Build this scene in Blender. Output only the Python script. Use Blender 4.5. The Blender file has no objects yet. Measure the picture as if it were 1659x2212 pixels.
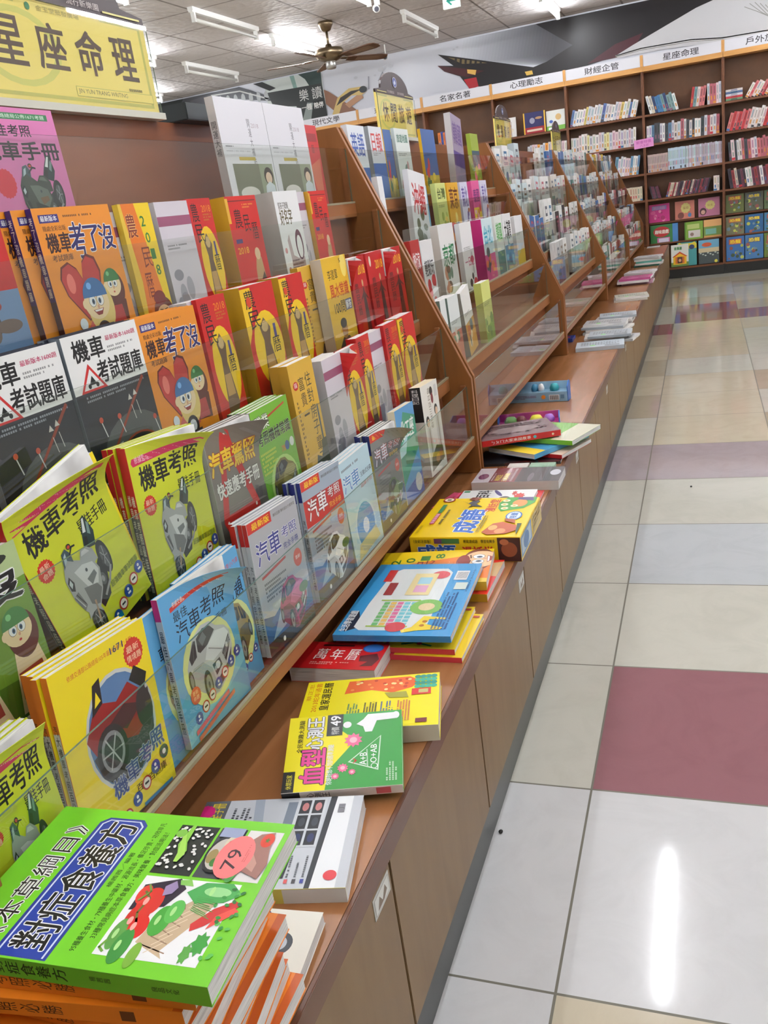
import bpy, bmesh, math, random
from mathutils import Vector, Matrix, noise
random.seed(7)
sc = bpy.context.scene
COL = sc.collection
# ------------------------------------------------------------------ camera, exposure, world
W_PX, H_PX, F_PX = 1659, 2212, 1870.35
cam_d = bpy.data.cameras.new('camera')
cam = bpy.data.objects.new('camera', cam_d); COL.objects.link(cam)
cam_d.sensor_fit = 'VERTICAL'; cam_d.sensor_height = 24.0
cam_d.lens = 24.0 * F_PX / H_PX
cam_d.clip_start = 0.02; cam_d.clip_end = 100
cam.matrix_world = Matrix(((0.93533668, 0.01252061, 0.35353717, 0.28194385),
                           (0.32698224, 0.35080857, -0.87750553, -1.20118834),
                           (-0.13501077, 0.93636349, 0.32403011, 1.40161676), (0, 0, 0, 1)))
sc.camera = cam
sc.view_settings.view_transform = 'Standard'
sc.view_settings.look = 'None'
sc.view_settings.gamma = 1.0
sc.view_settings.use_curve_mapping = False
sc.view_settings.exposure = 0.63
sc.cycles.transparent_max_bounces = 48
wd = bpy.data.worlds.new('world'); sc.world = wd; wd.use_nodes = True
wd.node_tree.nodes['Background'].inputs[0].default_value = (0.9, 0.93, 1.0, 1)
wd.node_tree.nodes['Background'].inputs[1].default_value = 0.3
TUBE = 60.0            # brightness of every lit fluorescent tube
CEIL = 3.52
# ------------------------------------------------------------------ materials
def lin(c):
    return tuple((v / 255.0 / 12.92 if v / 255.0 <= 0.04045 else ((v / 255.0 + 0.055) / 1.055) ** 2.4) for v in c) + (1,)
_M = {}
def mat(key, rgb=None, rough=0.4, spec=0.5, metal=0.0, emit=0.0):
    k = (key, rgb, rough, emit)
    if k in _M: return _M[k]
    m = bpy.data.materials.new(key); m.use_nodes = True
    b = m.node_tree.nodes['Principled BSDF']
    b.inputs['Base Color'].default_value = lin(rgb)
    b.inputs['Roughness'].default_value = rough
    b.inputs['Metallic'].default_value = metal
    b.inputs['Specular IOR Level'].default_value = spec
    if emit:
        b.inputs['Emission Color'].default_value = lin(rgb); b.inputs['Emission Strength'].default_value = emit
    _M[k] = m
    return m
def pr(rgb, rough=0.34):
    return mat('print', tuple(rgb), rough)
def nodes(m): return m.node_tree.nodes, m.node_tree.links
def wood(name, a, b, scale=(1.5, 14, 14), rough=0.38, dist=2.0):
    m = mat(name, a, rough)
    n, l = nodes(m); bs = n['Principled BSDF']
    tc = n.new('ShaderNodeTexCoord'); mp = n.new('ShaderNodeMapping'); mp.inputs['Scale'].default_value = scale
    nz = n.new('ShaderNodeTexNoise'); nz.inputs['Scale'].default_value = 2.2; nz.inputs['Detail'].default_value = 6; nz.inputs['Distortion'].default_value = dist * .3
    cr = n.new('ShaderNodeValToRGB'); cr.color_ramp.elements[0].color = lin(a); cr.color_ramp.elements[1].color = lin(b)
    cr.color_ramp.elements[0].position = .35; cr.color_ramp.elements[1].position = .68
    l.new(tc.outputs['Object'], mp.inputs[0]); l.new(mp.outputs[0], nz.inputs['Vector']); l.new(nz.outputs[0], cr.inputs[0]); l.new(cr.outputs[0], bs.inputs['Base Color'])
    bp = n.new('ShaderNodeBump'); bp.inputs['Strength'].default_value = .04; l.new(nz.outputs[0], bp.inputs['Height']); l.new(bp.outputs[0], bs.inputs['Normal'])
    return m
M_PANEL = wood('orange_brown_laminate', (130, 82, 38), (144, 92, 46), (6, 6, 1.2))
M_EDGE = wood('laminate_edge', (142, 88, 48), (158, 102, 60), (8, 1, 8))
M_RACKB = wood('rack_back_laminate', (128, 76, 48), (142, 86, 58), (6, 1.2, 6), .3)
M_TOP = wood('countertop_laminate', (146, 96, 56), (160, 108, 68), (9, 1.2, 9), .26)
M_STRIP = wood('countertop_edge', (98, 62, 42), (108, 70, 48), (9, 1.2, 9), .35)
M_DOOR = wood('door_laminate', (124, 96, 62), (134, 106, 70), (9, 9, 1.5), .42)
M_SHELF = wood('bookshelf_laminate', (108, 66, 40), (120, 74, 46), (1.2, 6, 6), .4)
M_SHELFB = wood('bookshelf_back', (92, 60, 34), (104, 68, 38), (2, 6, 2), .45)
M_SHELFT = wood('bookshelf_top_edge', (206, 150, 84), (220, 164, 96), (1.2, 6, 6), .4)
M_KICK = mat('black_kick', (62, 64, 62), .35)
M_DARK = mat('dark_gap', (70, 42, 24), .6)
def m_pages():
    m = mat('page_edges', (232, 230, 226), .65)
    n, l = nodes(m); bs = n['Principled BSDF']
    tc = n.new('ShaderNodeTexCoord'); mp = n.new('ShaderNodeMapping'); mp.inputs['Scale'].default_value = (1, 1, 60)
    nz = n.new('ShaderNodeTexNoise'); nz.inputs['Scale'].default_value = 16; nz.inputs['Detail'].default_value = 2
    cr = n.new('ShaderNodeValToRGB'); cr.color_ramp.elements[0].color = lin((188, 186, 184)); cr.color_ramp.elements[1].color = lin((238, 237, 234))
    cr.color_ramp.elements[0].position = .3; cr.color_ramp.elements[1].position = .6
    l.new(tc.outputs['Object'], mp.inputs[0]); l.new(mp.outputs[0], nz.inputs['Vector']); l.new(nz.outputs[0], cr.inputs[0]); l.new(cr.outputs[0], bs.inputs['Base Color'])
    return m
M_PAGE = m_pages()
M_PAGEC = mat('cream_pages', (226, 212, 184), .65)
def m_glass(name='acrylic_pane', tint=(248, 250, 248), ior=1.45, k=1.0):
    m = bpy.data.materials.new(name); m.use_nodes = True
    n, l = nodes(m); n.remove(n['Principled BSDF']); out = n['Material Output']
    t = n.new('ShaderNodeBsdfTransparent'); t.inputs[0].default_value = lin(tint)
    g = n.new('ShaderNodeBsdfGlossy'); g.inputs['Roughness'].default_value = .02; g.inputs['Color'].default_value = (1, 1, 1, 1)
    def mt(op, a, b):
        q = n.new('ShaderNodeMath'); q.operation = op
        for i, v in enumerate((a, b)):
            if v is None: continue
            if isinstance(v, (int, float)): q.inputs[i].default_value = v
            else: l.new(v, q.inputs[i])
        return q.outputs[0]
    # Schlick reflection for a thin clear sheet, reflecting on its outer faces only
    geo = n.new('ShaderNodeNewGeometry'); dt = n.new('ShaderNodeVectorMath'); dt.operation = 'DOT_PRODUCT'
    l.new(geo.outputs['Incoming'], dt.inputs[0]); l.new(geo.outputs['Normal'], dt.inputs[1])
    cs = mt('ABSOLUTE', dt.outputs['Value'], None); pw = mt('POWER', mt('SUBTRACT', 1.0, cs), 5.0)
    r0 = ((ior - 1) / (ior + 1)) ** 2 * 1.8
    fac = mt('MULTIPLY', mt('MULTIPLY', mt('ADD', mt('MULTIPLY', pw, 1 - r0), r0), mt('SUBTRACT', 1.0, geo.outputs['Backfacing'])), k)
    mx = n.new('ShaderNodeMixShader'); l.new(fac, mx.inputs[0]); l.new(t.outputs[0], mx.inputs[1]); l.new(g.outputs[0], mx.inputs[2]); l.new(mx.outputs[0], out.inputs[0])
    return m
M_GLASS = m_glass()
M_WRAP = m_glass('clear_plastic_film', (250, 250, 250), 1.45, .4)
M_GEDGE = mat('glass_edge', (96, 118, 106), .2)
M_GLIP = mat('glass_bottom_lip', (150, 142, 116), .3)
M_BRASS = mat('antique_brass', (128, 112, 88), .3, metal=.9)
M_CHROME = mat('brushed_metal', (170, 168, 164), .3, metal=.9)
M_BLADE = wood('fan_blade_wood', (84, 58, 42), (98, 68, 50), (3, 12, 12), .4)
M_CANE = mat('fan_blade_cane', (122, 96, 74), .7)
M_TUBE = mat('lit_tube', (247, 250, 255), .4, emit=TUBE)
M_OFF = mat('white_enamel', (236, 236, 232), .35)
# ------------------------------------------------------------------ object helpers
def tag(o, label=None, cat=None, group=None, kind=None):
    if label: o['label'] = label
    if cat: o['category'] = cat
    if group: o['group'] = group
    if kind: o['kind'] = kind
    return o
def link(name, me, parent=None):
    o = bpy.data.objects.new(name, me); COL.objects.link(o)
    if parent is not None: o.parent = parent
    return o
def empty(name, mtx=None, label=None, cat=None, group=None):
    o = bpy.data.objects.new(name, None); COL.objects.link(o); o.empty_display_size = .05
    if mtx is not None: o.matrix_world = mtx
    return tag(o, label, cat, group)
def frame(P, U, V):
    U = Vector(U).normalized(); V = Vector(V).normalized(); N = U.cross(V)
    m = Matrix((U, V, N)).transposed().to_4x4(); m.translation = Vector(P); return m
class MB:
    def __init__(s): s.v = []; s.f = []; s.m = []; s.mats = []
    def mi(s, m):
        if m not in s.mats: s.mats.append(m)
        return s.mats.index(m)
    def face(s, pts, m):
        b = len(s.v); s.v += [tuple(p) for p in pts]; s.f.append(tuple(range(b, b + len(pts)))); s.m.append(s.mi(m))
    def box(s, x0, y0, z0, x1, y1, z1, m, skip=''):
        b = len(s.v); k = s.mi(m) if not isinstance(m, dict) else None
        s.v += [(x0, y0, z0), (x1, y0, z0), (x1, y1, z0), (x0, y1, z0), (x0, y0, z1), (x1, y0, z1), (x1, y1, z1), (x0, y1, z1)]
        for key, f in (('-z', (3, 2, 1, 0)), ('+z', (4, 5, 6, 7)), ('-y', (0, 1, 5, 4)), ('+x', (1, 2, 6, 5)), ('+y', (2, 3, 7, 6)), ('-x', (3, 0, 4, 7))):
            s.f.append(tuple(b + i for i in f)); s.m.append(k if k is not None else s.mi(m.get(key, m['*'])))
        return s
    def prism(s, pts, axis, a0, a1, m, mside=None):
        """polygon pts in the plane across `axis` (x: (y,z), y: (x,z), z: (x,y)), pushed from a0 to a1"""
        def P(p, a): return {'x': (a, p[0], p[1]), 'y': (p[0], a, p[1]), 'z': (p[0], p[1], a)}[axis]
        b = len(s.v); n = len(pts)
        s.v += [P(p, a0) for p in pts] + [P(p, a1) for p in pts]
        s.f.append(tuple(b + i for i in range(n))); s.m.append(s.mi(m))
        s.f.append(tuple(b + n + i for i in reversed(range(n)))); s.m.append(s.mi(m))
        for i in range(n):
            j = (i + 1) % n
            s.f.append((b + j, b + i, b + n + i, b + n + j)); s.m.append(s.mi(mside or m))
        return s
    def tube(s, p0, p1, r0, r1, m, n=16):
        p0 = Vector(p0); p1 = Vector(p1); d = (p1 - p0).normalized(); a = d.orthogonal().normalized(); c = d.cross(a); b = len(s.v)
        for p, r in ((p0, r0), (p1, r1)):
            for i in range(n):
                t = 2 * math.pi * i / n; s.v.append(tuple(p + a * r * math.cos(t) + c * r * math.sin(t)))
        k = s.mi(m)
        for i in range(n):
            j = (i + 1) % n; s.f.append((b + i, b + j, b + n + j, b + n + i)); s.m.append(k)
        s.f.append(tuple(b + i for i in reversed(range(n)))); s.m.append(k); s.f.append(tuple(b + n + i for i in range(n))); s.m.append(k)
        return s
    def lathe(s, c, prof, m, n=28):
        b = len(s.v); k = s.mi(m)
        for r, z in prof:
            for i in range(n):
                t = 2 * math.pi * i / n; s.v.append((c[0] + r * math.cos(t), c[1] + r * math.sin(t), c[2] + z))
        for q in range(len(prof) - 1):
            for i in range(n):
                j = (i + 1) % n; s.f.append((b + q * n + i, b + q * n + j, b + (q + 1) * n + j, b + (q + 1) * n + i)); s.m.append(k)
        return s
    def mesh(s, name, bevel=0, smooth=False):
        me = bpy.data.meshes.new(name); me.from_pydata(s.v, [], s.f)
        for m in s.mats: me.materials.append(m)
        me.polygons.foreach_set('material_index', s.m); me.update()
        bm = bmesh.new(); bm.from_mesh(me)
        bmesh.ops.recalc_face_normals(bm, faces=bm.faces)
        if bevel: bmesh.ops.bevel(bm, geom=bm.edges[:], offset=bevel, segments=2, affect='EDGES')
        bm.to_mesh(me); bm.free()
        if smooth:
            for p in me.polygons: p.use_smooth = True
        return me
    def obj(s, name, parent=None, bevel=0, smooth=False):
        return link(name, s.mesh(name, bevel, smooth), parent)
# ------------------------------------------------------------------ printed surfaces
_G = {}
def glyphs(txt, bold):
    k = ('txt', txt)
    if k in _G: return _G[k]
    cu = bpy.data.curves.new('t', 'FONT'); cu.body = txt; cu.size = 1; cu.resolution_u = 2; cu.fill_mode = 'FRONT'
    ob = bpy.data.objects.new('t', cu); COL.objects.link(ob)
    bpy.context.view_layer.update()
    me = ob.evaluated_get(bpy.context.evaluated_depsgraph_get()).to_mesh()
    me.calc_loop_triangles()
    vs = [(v.co.x, v.co.y) for v in me.vertices]; fs = [tuple(t.vertices) for t in me.loop_triangles]
    if vs:
        x0 = min(v[0] for v in vs); x1 = max(v[0] for v in vs); y0 = min(v[1] for v in vs); y1 = max(v[1] for v in vs)
        dx = max(x1 - x0, 1e-3); dy = max(y1 - y0, 1e-3); vs = [((x - x0) / dx, (y - y0) / dy) for x, y in vs]
    out = []
    for t in fs:
        a, b, c = (vs[i] for i in t)
        ar = (b[0] - a[0]) * (c[1] - a[1]) - (b[1] - a[1]) * (c[0] - a[0])
        if abs(ar) > 1e-9: out.append(t if ar > 0 else (t[0], t[2], t[1]))
    ob.to_mesh_clear(); bpy.data.objects.remove(ob); bpy.data.curves.remove(cu)
    _G[k] = (vs, out)
    return _G[k]
LIFT = 0.0001
class Draw:
    """flat printing on a w x h board; coordinates run 0..1 from the lower left corner"""
    def __init__(s, w, h, z=0.0006, lift=None): s.w = w; s.h = h; s.z = z; s.lift = lift or LIFT; s.k = 0; s.v = []; s.f = []; s.m = []; s.mats = []
    def _add(s, pts, faces, c, lift=1, zs=None):
        if len(faces) == 1 and s.w != 1 and any(x < 0 or x > 1 or y < 0 or y > 1 for x, y in pts):   # trim at the board's edge
            for ax, lim, sg in ((0, 0, 1), (0, 1, -1), (1, 0, 1), (1, 1, -1)):
                out = []
                for i in range(len(pts)):
                    p, q = pts[i - 1], pts[i]; dp, dq = (p[ax] - lim) * sg, (q[ax] - lim) * sg
                    if (dp < 0) != (dq < 0):
                        t = dp / (dp - dq); out.append((p[0] + (q[0] - p[0]) * t, p[1] + (q[1] - p[1]) * t))
                    if dq >= 0: out.append(q)
                pts = out
                if len(pts) < 3: return
            faces = [tuple(range(len(pts)))]
        s.k += lift; m = pr(c) if isinstance(c, tuple) else c
        if m not in s.mats: s.mats.append(m)
        i = s.mats.index(m); b = len(s.v); z = s.z + s.k * s.lift
        s.v += [(x * s.w, y * s.h, z + (zs[j] if zs else 0)) for j, (x, y) in enumerate(pts)]
        for f in faces: s.f.append(tuple(b + q for q in f)); s.m.append(i)
    def rect(s, x0, y0, x1, y1, c): s._add([(x0, y0), (x1, y0), (x1, y1), (x0, y1)], [(0, 1, 2, 3)], c)
    def poly(s, pts, c):
        ar = sum(pts[i][0] * pts[(i + 1) % len(pts)][1] - pts[(i + 1) % len(pts)][0] * pts[i][1] for i in range(len(pts)))
        if ar < 0: pts = pts[::-1]
        s._add(pts, [tuple(range(len(pts)))], c)
    def ell(s, cx, cy, rx, ry, c, n=22, star=0, rot=0):
        pts = []
        for i in range(n):
            t = 2 * math.pi * i / n; q = 1 - (star if i % 2 else 0)
            x = rx * math.cos(t) * q * s.w; y = ry * math.sin(t) * q * s.h
            pts.append((cx + (x * math.cos(rot) - y * math.sin(rot)) / s.w, cy + (x * math.sin(rot) + y * math.cos(rot)) / s.h))
        s._add(pts, [tuple(range(n))], c)
    def circ(s, cx, cy, r, c, n=22, star=0): s.ell(cx, cy, r, r * s.w / s.h, c, n, star)
    def line(s, pts, wd, c):
        for (x0, y0), (x1, y1) in zip(pts[:-1], pts[1:]):
            a = Vector(((x1 - x0) * s.w, (y1 - y0) * s.h)); 
            if a.length < 1e-6: continue
            n = Vector((-a.y, a.x)).normalized() * wd * s.w / 2
            e = a.normalized() * wd * s.w * .25
            q = [(x0 * s.w - n.x - e.x, y0 * s.h - n.y - e.y), (x1 * s.w - n.x + e.x, y1 * s.h - n.y + e.y), (x1 * s.w + n.x + e.x, y1 * s.h + n.y + e.y), (x0 * s.w + n.x - e.x, y0 * s.h + n.y - e.y)]
            s._add([(x / s.w, y / s.h) for x, y in q], [(0, 1, 2, 3)], c, 0)
        s.k += 1
    def text(s, t, x0, y0, x1, y1, c, bold=0.0, rot=0, out=None, ow=.05, skew=0):
        """fit the text's bounding box into the rectangle; rot in degrees about its centre (90 turns the rectangle)"""
        cx, cy = (x0 + x1) / 2 * s.w, (y0 + y1) / 2 * s.h; bw, bh = abs(x1 - x0) * s.w, abs(y1 - y0) * s.h
        if rot in (90, -90): bw, bh = bh, bw
        a = math.radians(rot)
        for col, bo, gx in ((out, bold + ow, ow * .9), (c, bold, 0)) if out else ((c, bold, 0),):
            vs, fs = glyphs(t, bo)
            if not vs: continue
            em = min(bh, bw / max(1, len(t))) if len(t) > 1 else min(bw, bh); q = bo * em * (.62 if gx else .72)
            if q < .0004 and not gx: sh = [(0, 0)] if bo < .02 else [(-q, 0), (q, 0)]
            elif gx: sh = [(q * math.cos(i * .785), q * math.sin(i * .785)) for i in range(8)]
            else: sh = [(q * i, q * j) for i, j in ((-.8, -.7), (.8, -.7), (-.8, .7), (.8, .7), (0, 0))]
            pts = []; ff = []; zz = []
            for io, (ox, oy) in enumerate(sh):
                zz += [io * s.lift * .11] * len(vs)
                b0 = len(pts)
                for x, y in vs:
                    px = (x - .5) * bw + skew * (y - .5) * bh + ox; py = (y - .5) * bh + oy
                    pts.append(((cx + px * math.cos(a) - py * math.sin(a)) / s.w, (cy + px * math.sin(a) + py * math.cos(a)) / s.h))
                ff += [(f0 + b0, f1 + b0, f2 + b0) for f0, f1, f2 in fs]
            s._add(pts, ff, col, zs=zz)
    def vtext(s, t, x0, y0, x1, y1, c, bold=0.0, out=None, ow=.05):
        n = len(t); d = (y1 - y0) / n
        for i, ch in enumerate(t):
            a = y1 - (i + 1) * d + d * .06; b = y1 - i * d - d * .06
            if ch == '一': a = y1 - (i + .58) * d; b = y1 - (i + .45) * d
            s.text(ch, x0, a, x1, b, c, bold, 0, out, ow)
    def fine(s, x0, y0, x1, y1, rows, c, seed=1, rot=False):
        """rows of print too small to read: short bars"""
        r = random.Random(seed); d = (y1 - y0) / rows
        for i in range(rows):
            y = y0 + d * (i + .25); x = x0; xe = x1 if i % 3 else x0 + (x1 - x0) * r.uniform(.6, 1)
            while x < xe:
                l = d * (.7 * s.h / s.w); l = min(l, xe - x)
                if not rot: s._add([(x, y), (x + l * .8, y), (x + l * .8, y + d * .55), (x, y + d * .55)], [(0, 1, 2, 3)], c, 0)
                x += l * 1.12 + (l if r.random() < .1 else 0)
        s.k += 1
def to_mesh(d, name, base=None, curl=None):
    me = bpy.data.meshes.new(name)
    v = list(d.v); f = list(d.f); mi = list(d.m); mats = list(d.mats)
    if base:
        off = len(v); v += base.v
        idx = []
        for m in base.mats:
            if m not in mats: mats.append(m)
            idx.append(mats.index(m))
        f += [tuple(off + q for q in ff) for ff in base.f]; mi += [idx[q] for q in base.m]
    me.from_pydata(v, [], f)
    for m in mats: me.materials.append(m)
    me.polygons.foreach_set('material_index', mi); me.update()
    if curl:
        ang, s0, R = curl[:3]
        dx, dy = math.cos(ang), math.sin(ang)
        bm = bmesh.new(); bm.from_mesh(me)
        for i in range(12):
            sp = s0 + i * .009
            bmesh.ops.bisect_plane(bm, geom=bm.verts[:] + bm.edges[:] + bm.faces[:], plane_co=(dx * sp, dy * sp, 0), plane_no=(dx, dy, 0), dist=1e-6)
        for vv in bm.verts:
            s = vv.co.x * dx + vv.co.y * dy - s0
            if s > 0 and vv.co.z > -.0012:
                a = s / R; q = R * math.sin(a) - s; zz = vv.co.z
                vv.co.x += dx * (q - zz * math.sin(a)); vv.co.y += dy * (q - zz * math.sin(a)); vv.co.z = zz * math.cos(a) + R * (1 - math.cos(a))
        bm.to_mesh(me); bm.free()
    return me
# ------------------------------------------------------------------ books
def board(w, h, t, col, spine, pages=True, back=None):
    """cover wrap: front board, spine and back board as thin solid sheets"""
    c = MB(); cm = pr(col); sm = pr(spine); bm_ = pr(back or col)
    c.box(0, 0, 0, w, h, .0006, {'*': cm, '-z': pr((236, 236, 234), .5)})
    c.box(-.0006, 0, -t, 0, h, .0006, sm)
    c.box(0, 0, -t, w, h, -t + .0006, bm_)
    return c
def pages_mesh(w, h, t, cream=False):
    k = ('pg', round(w, 3), round(h, 3), round(t, 4), cream)
    if k not in _G:
        p = MB(); p.box(0, .001, -t + .0006, w - .0012, h - .001, -.0002, M_PAGEC if cream else M_PAGE)
        _G[k] = p.mesh('pages')
    return _G[k]
_COV = {}
def book(design, w, h, t, mtx, label, cat='book', group=None, name='book', curl=None, cream=False, wrap=False, blank=False):
    col, spine, fn, sfn = DES[design]
    k = (design, round(w, 3), round(h, 3), round(t, 4), curl, blank)
    if k not in _COV:
        d = Draw(w, h, lift=1.2e-5 if design == 'veg' else 2e-5)
        if fn and not blank: fn(d)
        b = board(w, h, t, col, spine)
        if sfn:
            e = Draw(t, h, 0.0, 2e-5); sfn(e)
            for m in e.mats:
                if m not in b.mats: b.mats.append(m)
            off = len(b.v)
            b.v += [(-.0006 - z, y, x - t) for x, y, z in e.v]
            b.f += [tuple(off + q for q in ff) for ff in e.f]; b.m += [b.mats.index(e.mats[q]) for q in e.m]
        _COV[k] = to_mesh(d, 'cover', b, curl)
    r = empty(name, mtx, label, cat, group)
    link('cover', _COV[k], r)
    link('pages', pages_mesh(w, h, t, cream), r)
    if wrap:
        g = MB(); g.box(-.0015, -.002, -t - .001, w + .004, h + .004, .0016 + (.003), M_WRAP); g.obj('plastic_wrap', r)
    return r
BLK = (22, 20, 22); WHT = (240, 240, 240); RED = (200, 34, 30); BLU = (30, 62, 150); YEL = (250, 222, 30); GRN = (40, 140, 60); NAVY = (24, 26, 44)
DES = {}
def des(name, col, spine=None, sfn=None):
    def w(fn): DES[name] = (col, spine or col, fn, sfn); return fn
    return w
def sp_text(t, c, y0=.35, y1=.9, band=None, bc=None, out=None):
    def f(d):
        if band: d.rect(0, band[0], 1, band[1], bc)
        d.vtext(t, .2, y0, .8, y1, c, .02, out)
    return f
def signs_row(d, x0, y0, x1, y1, n, r, seq='brbrrbrb'):
    for i in range(n):
        t = i / (n - 1); x = x0 + (x1 - x0) * t; y = y0 + (y1 - y0) * t
        if seq[i] == 'b': d.circ(x, y, r, (30, 70, 150)); d.rect(x - r * .35, y - r * .35, x + r * .35, y - r * .1, WHT); d.circ(x, y + r * .25, r * .25, WHT)
        elif seq[i] == 'g': d.circ(x, y, r, (20, 90, 70)); d.circ(x, y, r * .4, WHT)
        else: d.circ(x, y, r, (190, 40, 34)); d.circ(x, y, r * .76, (236, 232, 220)); d.rect(x - r * .45, y - r * .12, x + r * .45, y + r * .12, BLK)
def sportbike(d, cx, cy, s, body, dark=(34, 40, 42), lite=(120, 126, 128)):
    q = lambda pts: [(cx + x * s * 1.22, cy + y * s * .98) for x, y in pts]
    E = lambda x, y, rx, ry, c, n=22: d.ell(cx + x * s * 1.22, cy + y * s * .98, rx * s, ry * s, c, n)
    hi = tuple(min(255, c + 44) for c in body); lo = tuple(int(c * .66) for c in body)
    # rear wheel and swing arm
    E(.46, .12, .19, .33, dark); E(.47, .12, .12, .22, (84, 88, 92)); E(.47, .12, .05, .08, dark); d.line(q([(.3, .0), (.47, .12)]), .02, (60, 64, 66))
    for a in range(5): d.line([(cx + .47 * s * 1.22, cy + .12 * s), (cx + .47 * s * 1.22 + .1 * s * math.cos(a * 1.26), cy + .12 * s + .2 * s * math.sin(a * 1.26))], .008, (150, 154, 158))
    # tail
    d.poly(q([(.1, .5), (.22, .78), (.34, 1.0), (.42, 1.02), (.46, .86), (.5, .66), (.4, .42)]), (28, 52, 54)); d.poly(q([(.24, .76), (.35, .98), (.4, .98), (.32, .74)]), (222, 228, 226)); d.poly(q([(.34, .7), (.42, .9), (.46, .84), (.4, .64)]), (120, 150, 146)); d.poly(q([(.12, .48), (.22, .7), (.3, .66), (.22, .44)]), (20, 24, 26))
    # tank, frame, engine
    d.poly(q([(-.1, .42), (.0, .56), (.14, .56), (.28, .42), (.3, .2), (.0, .16)]), body); d.poly(q([(-.04, .46), (.02, .53), (.12, .52), (.2, .42)]), hi)
    d.poly(q([(-.2, -.2), (.3, .2), (.38, -.1), (.22, -.52), (-.06, -.62)]), dark); E(.2, -.18, .1, .12, (86, 92, 94)); E(.2, -.18, .05, .06, (150, 154, 156)); d.line(q([(.1, -.46), (.34, -.3), (.5, -.1)]), .022, (150, 152, 154))
    # fairing
    d.poly(q([(-.6, .34), (-.5, .54), (-.36, .62), (-.2, .5), (-.06, .4), (.16, .3), (.24, .04), (.1, -.3), (-.12, -.52), (-.36, -.58), (-.5, -.36), (-.6, -.06)]), body)
    d.poly(q([(-.34, .34), (-.1, .34), (.14, .24), (.2, .04), (.06, -.16), (-.2, -.06)]), hi); d.poly(q([(-.3, -.02), (.02, -.14), (.08, -.28), (-.12, -.48), (-.3, -.4)]), lo); d.poly(q([(-.14, .06), (.1, .1), (.12, .0), (-.08, -.1)]), lite)
    d.poly(q([(-.5, .5), (-.42, .76), (-.3, .8), (-.22, .66), (-.24, .5), (-.36, .6)]), (60, 84, 92)); d.poly(q([(-.45, .54), (-.4, .7), (-.33, .74), (-.36, .6)]), (170, 190, 196))
    d.line(q([(-.28, .62), (-.14, .74), (-.06, .72)]), .014, dark); E(-.2, .78, .07, .05, dark, 12); E(-.2, .775, .045, .03, (206, 70, 40), 12)
    d.poly(q([(-.58, .28), (-.5, .36), (-.44, .2), (-.5, .06), (-.58, .12)]), (30, 36, 40)); d.poly(q([(-.56, .24), (-.5, .3), (-.48, .2), (-.54, .14)]), (190, 206, 210)); d.poly(q([(-.6, -.02), (-.46, .02), (-.4, -.3), (-.5, -.36)]), lo); d.line(q([(-.56, -.02), (-.46, -.3)]), .01, hi); d.line(q([(-.52, .0), (-.42, -.26)]), .008, dark)
    d.ell(cx - .08 * s, cy + .2 * s, .035 * s, .035 * s, (60, 70, 76), 12)
    # front wheel
    E(-.3, -.72, .21, .3, dark); E(-.29, -.72, .14, .21, (96, 102, 106)); E(-.29, -.72, .11, .17, (44, 50, 54)); E(-.29, -.72, .04, .06, (160, 164, 166), 12)
    for a in range(6): d.line([(cx - .29 * s * 1.22, cy - .72 * s * .98), (cx - .29 * s * 1.22 + .12 * s * math.cos(a * 1.05), cy - .72 * s * .98 + .19 * s * math.sin(a * 1.05))], .007, (150, 154, 158))
    d.poly(q([(-.5, -.56), (-.44, -.38), (-.3, -.36), (-.16, -.48), (-.12, -.66), (-.24, -.5), (-.36, -.5)]), body); d.line(q([(-.2, -.36), (-.28, -.7)]), .018, (180, 150, 120))
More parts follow.
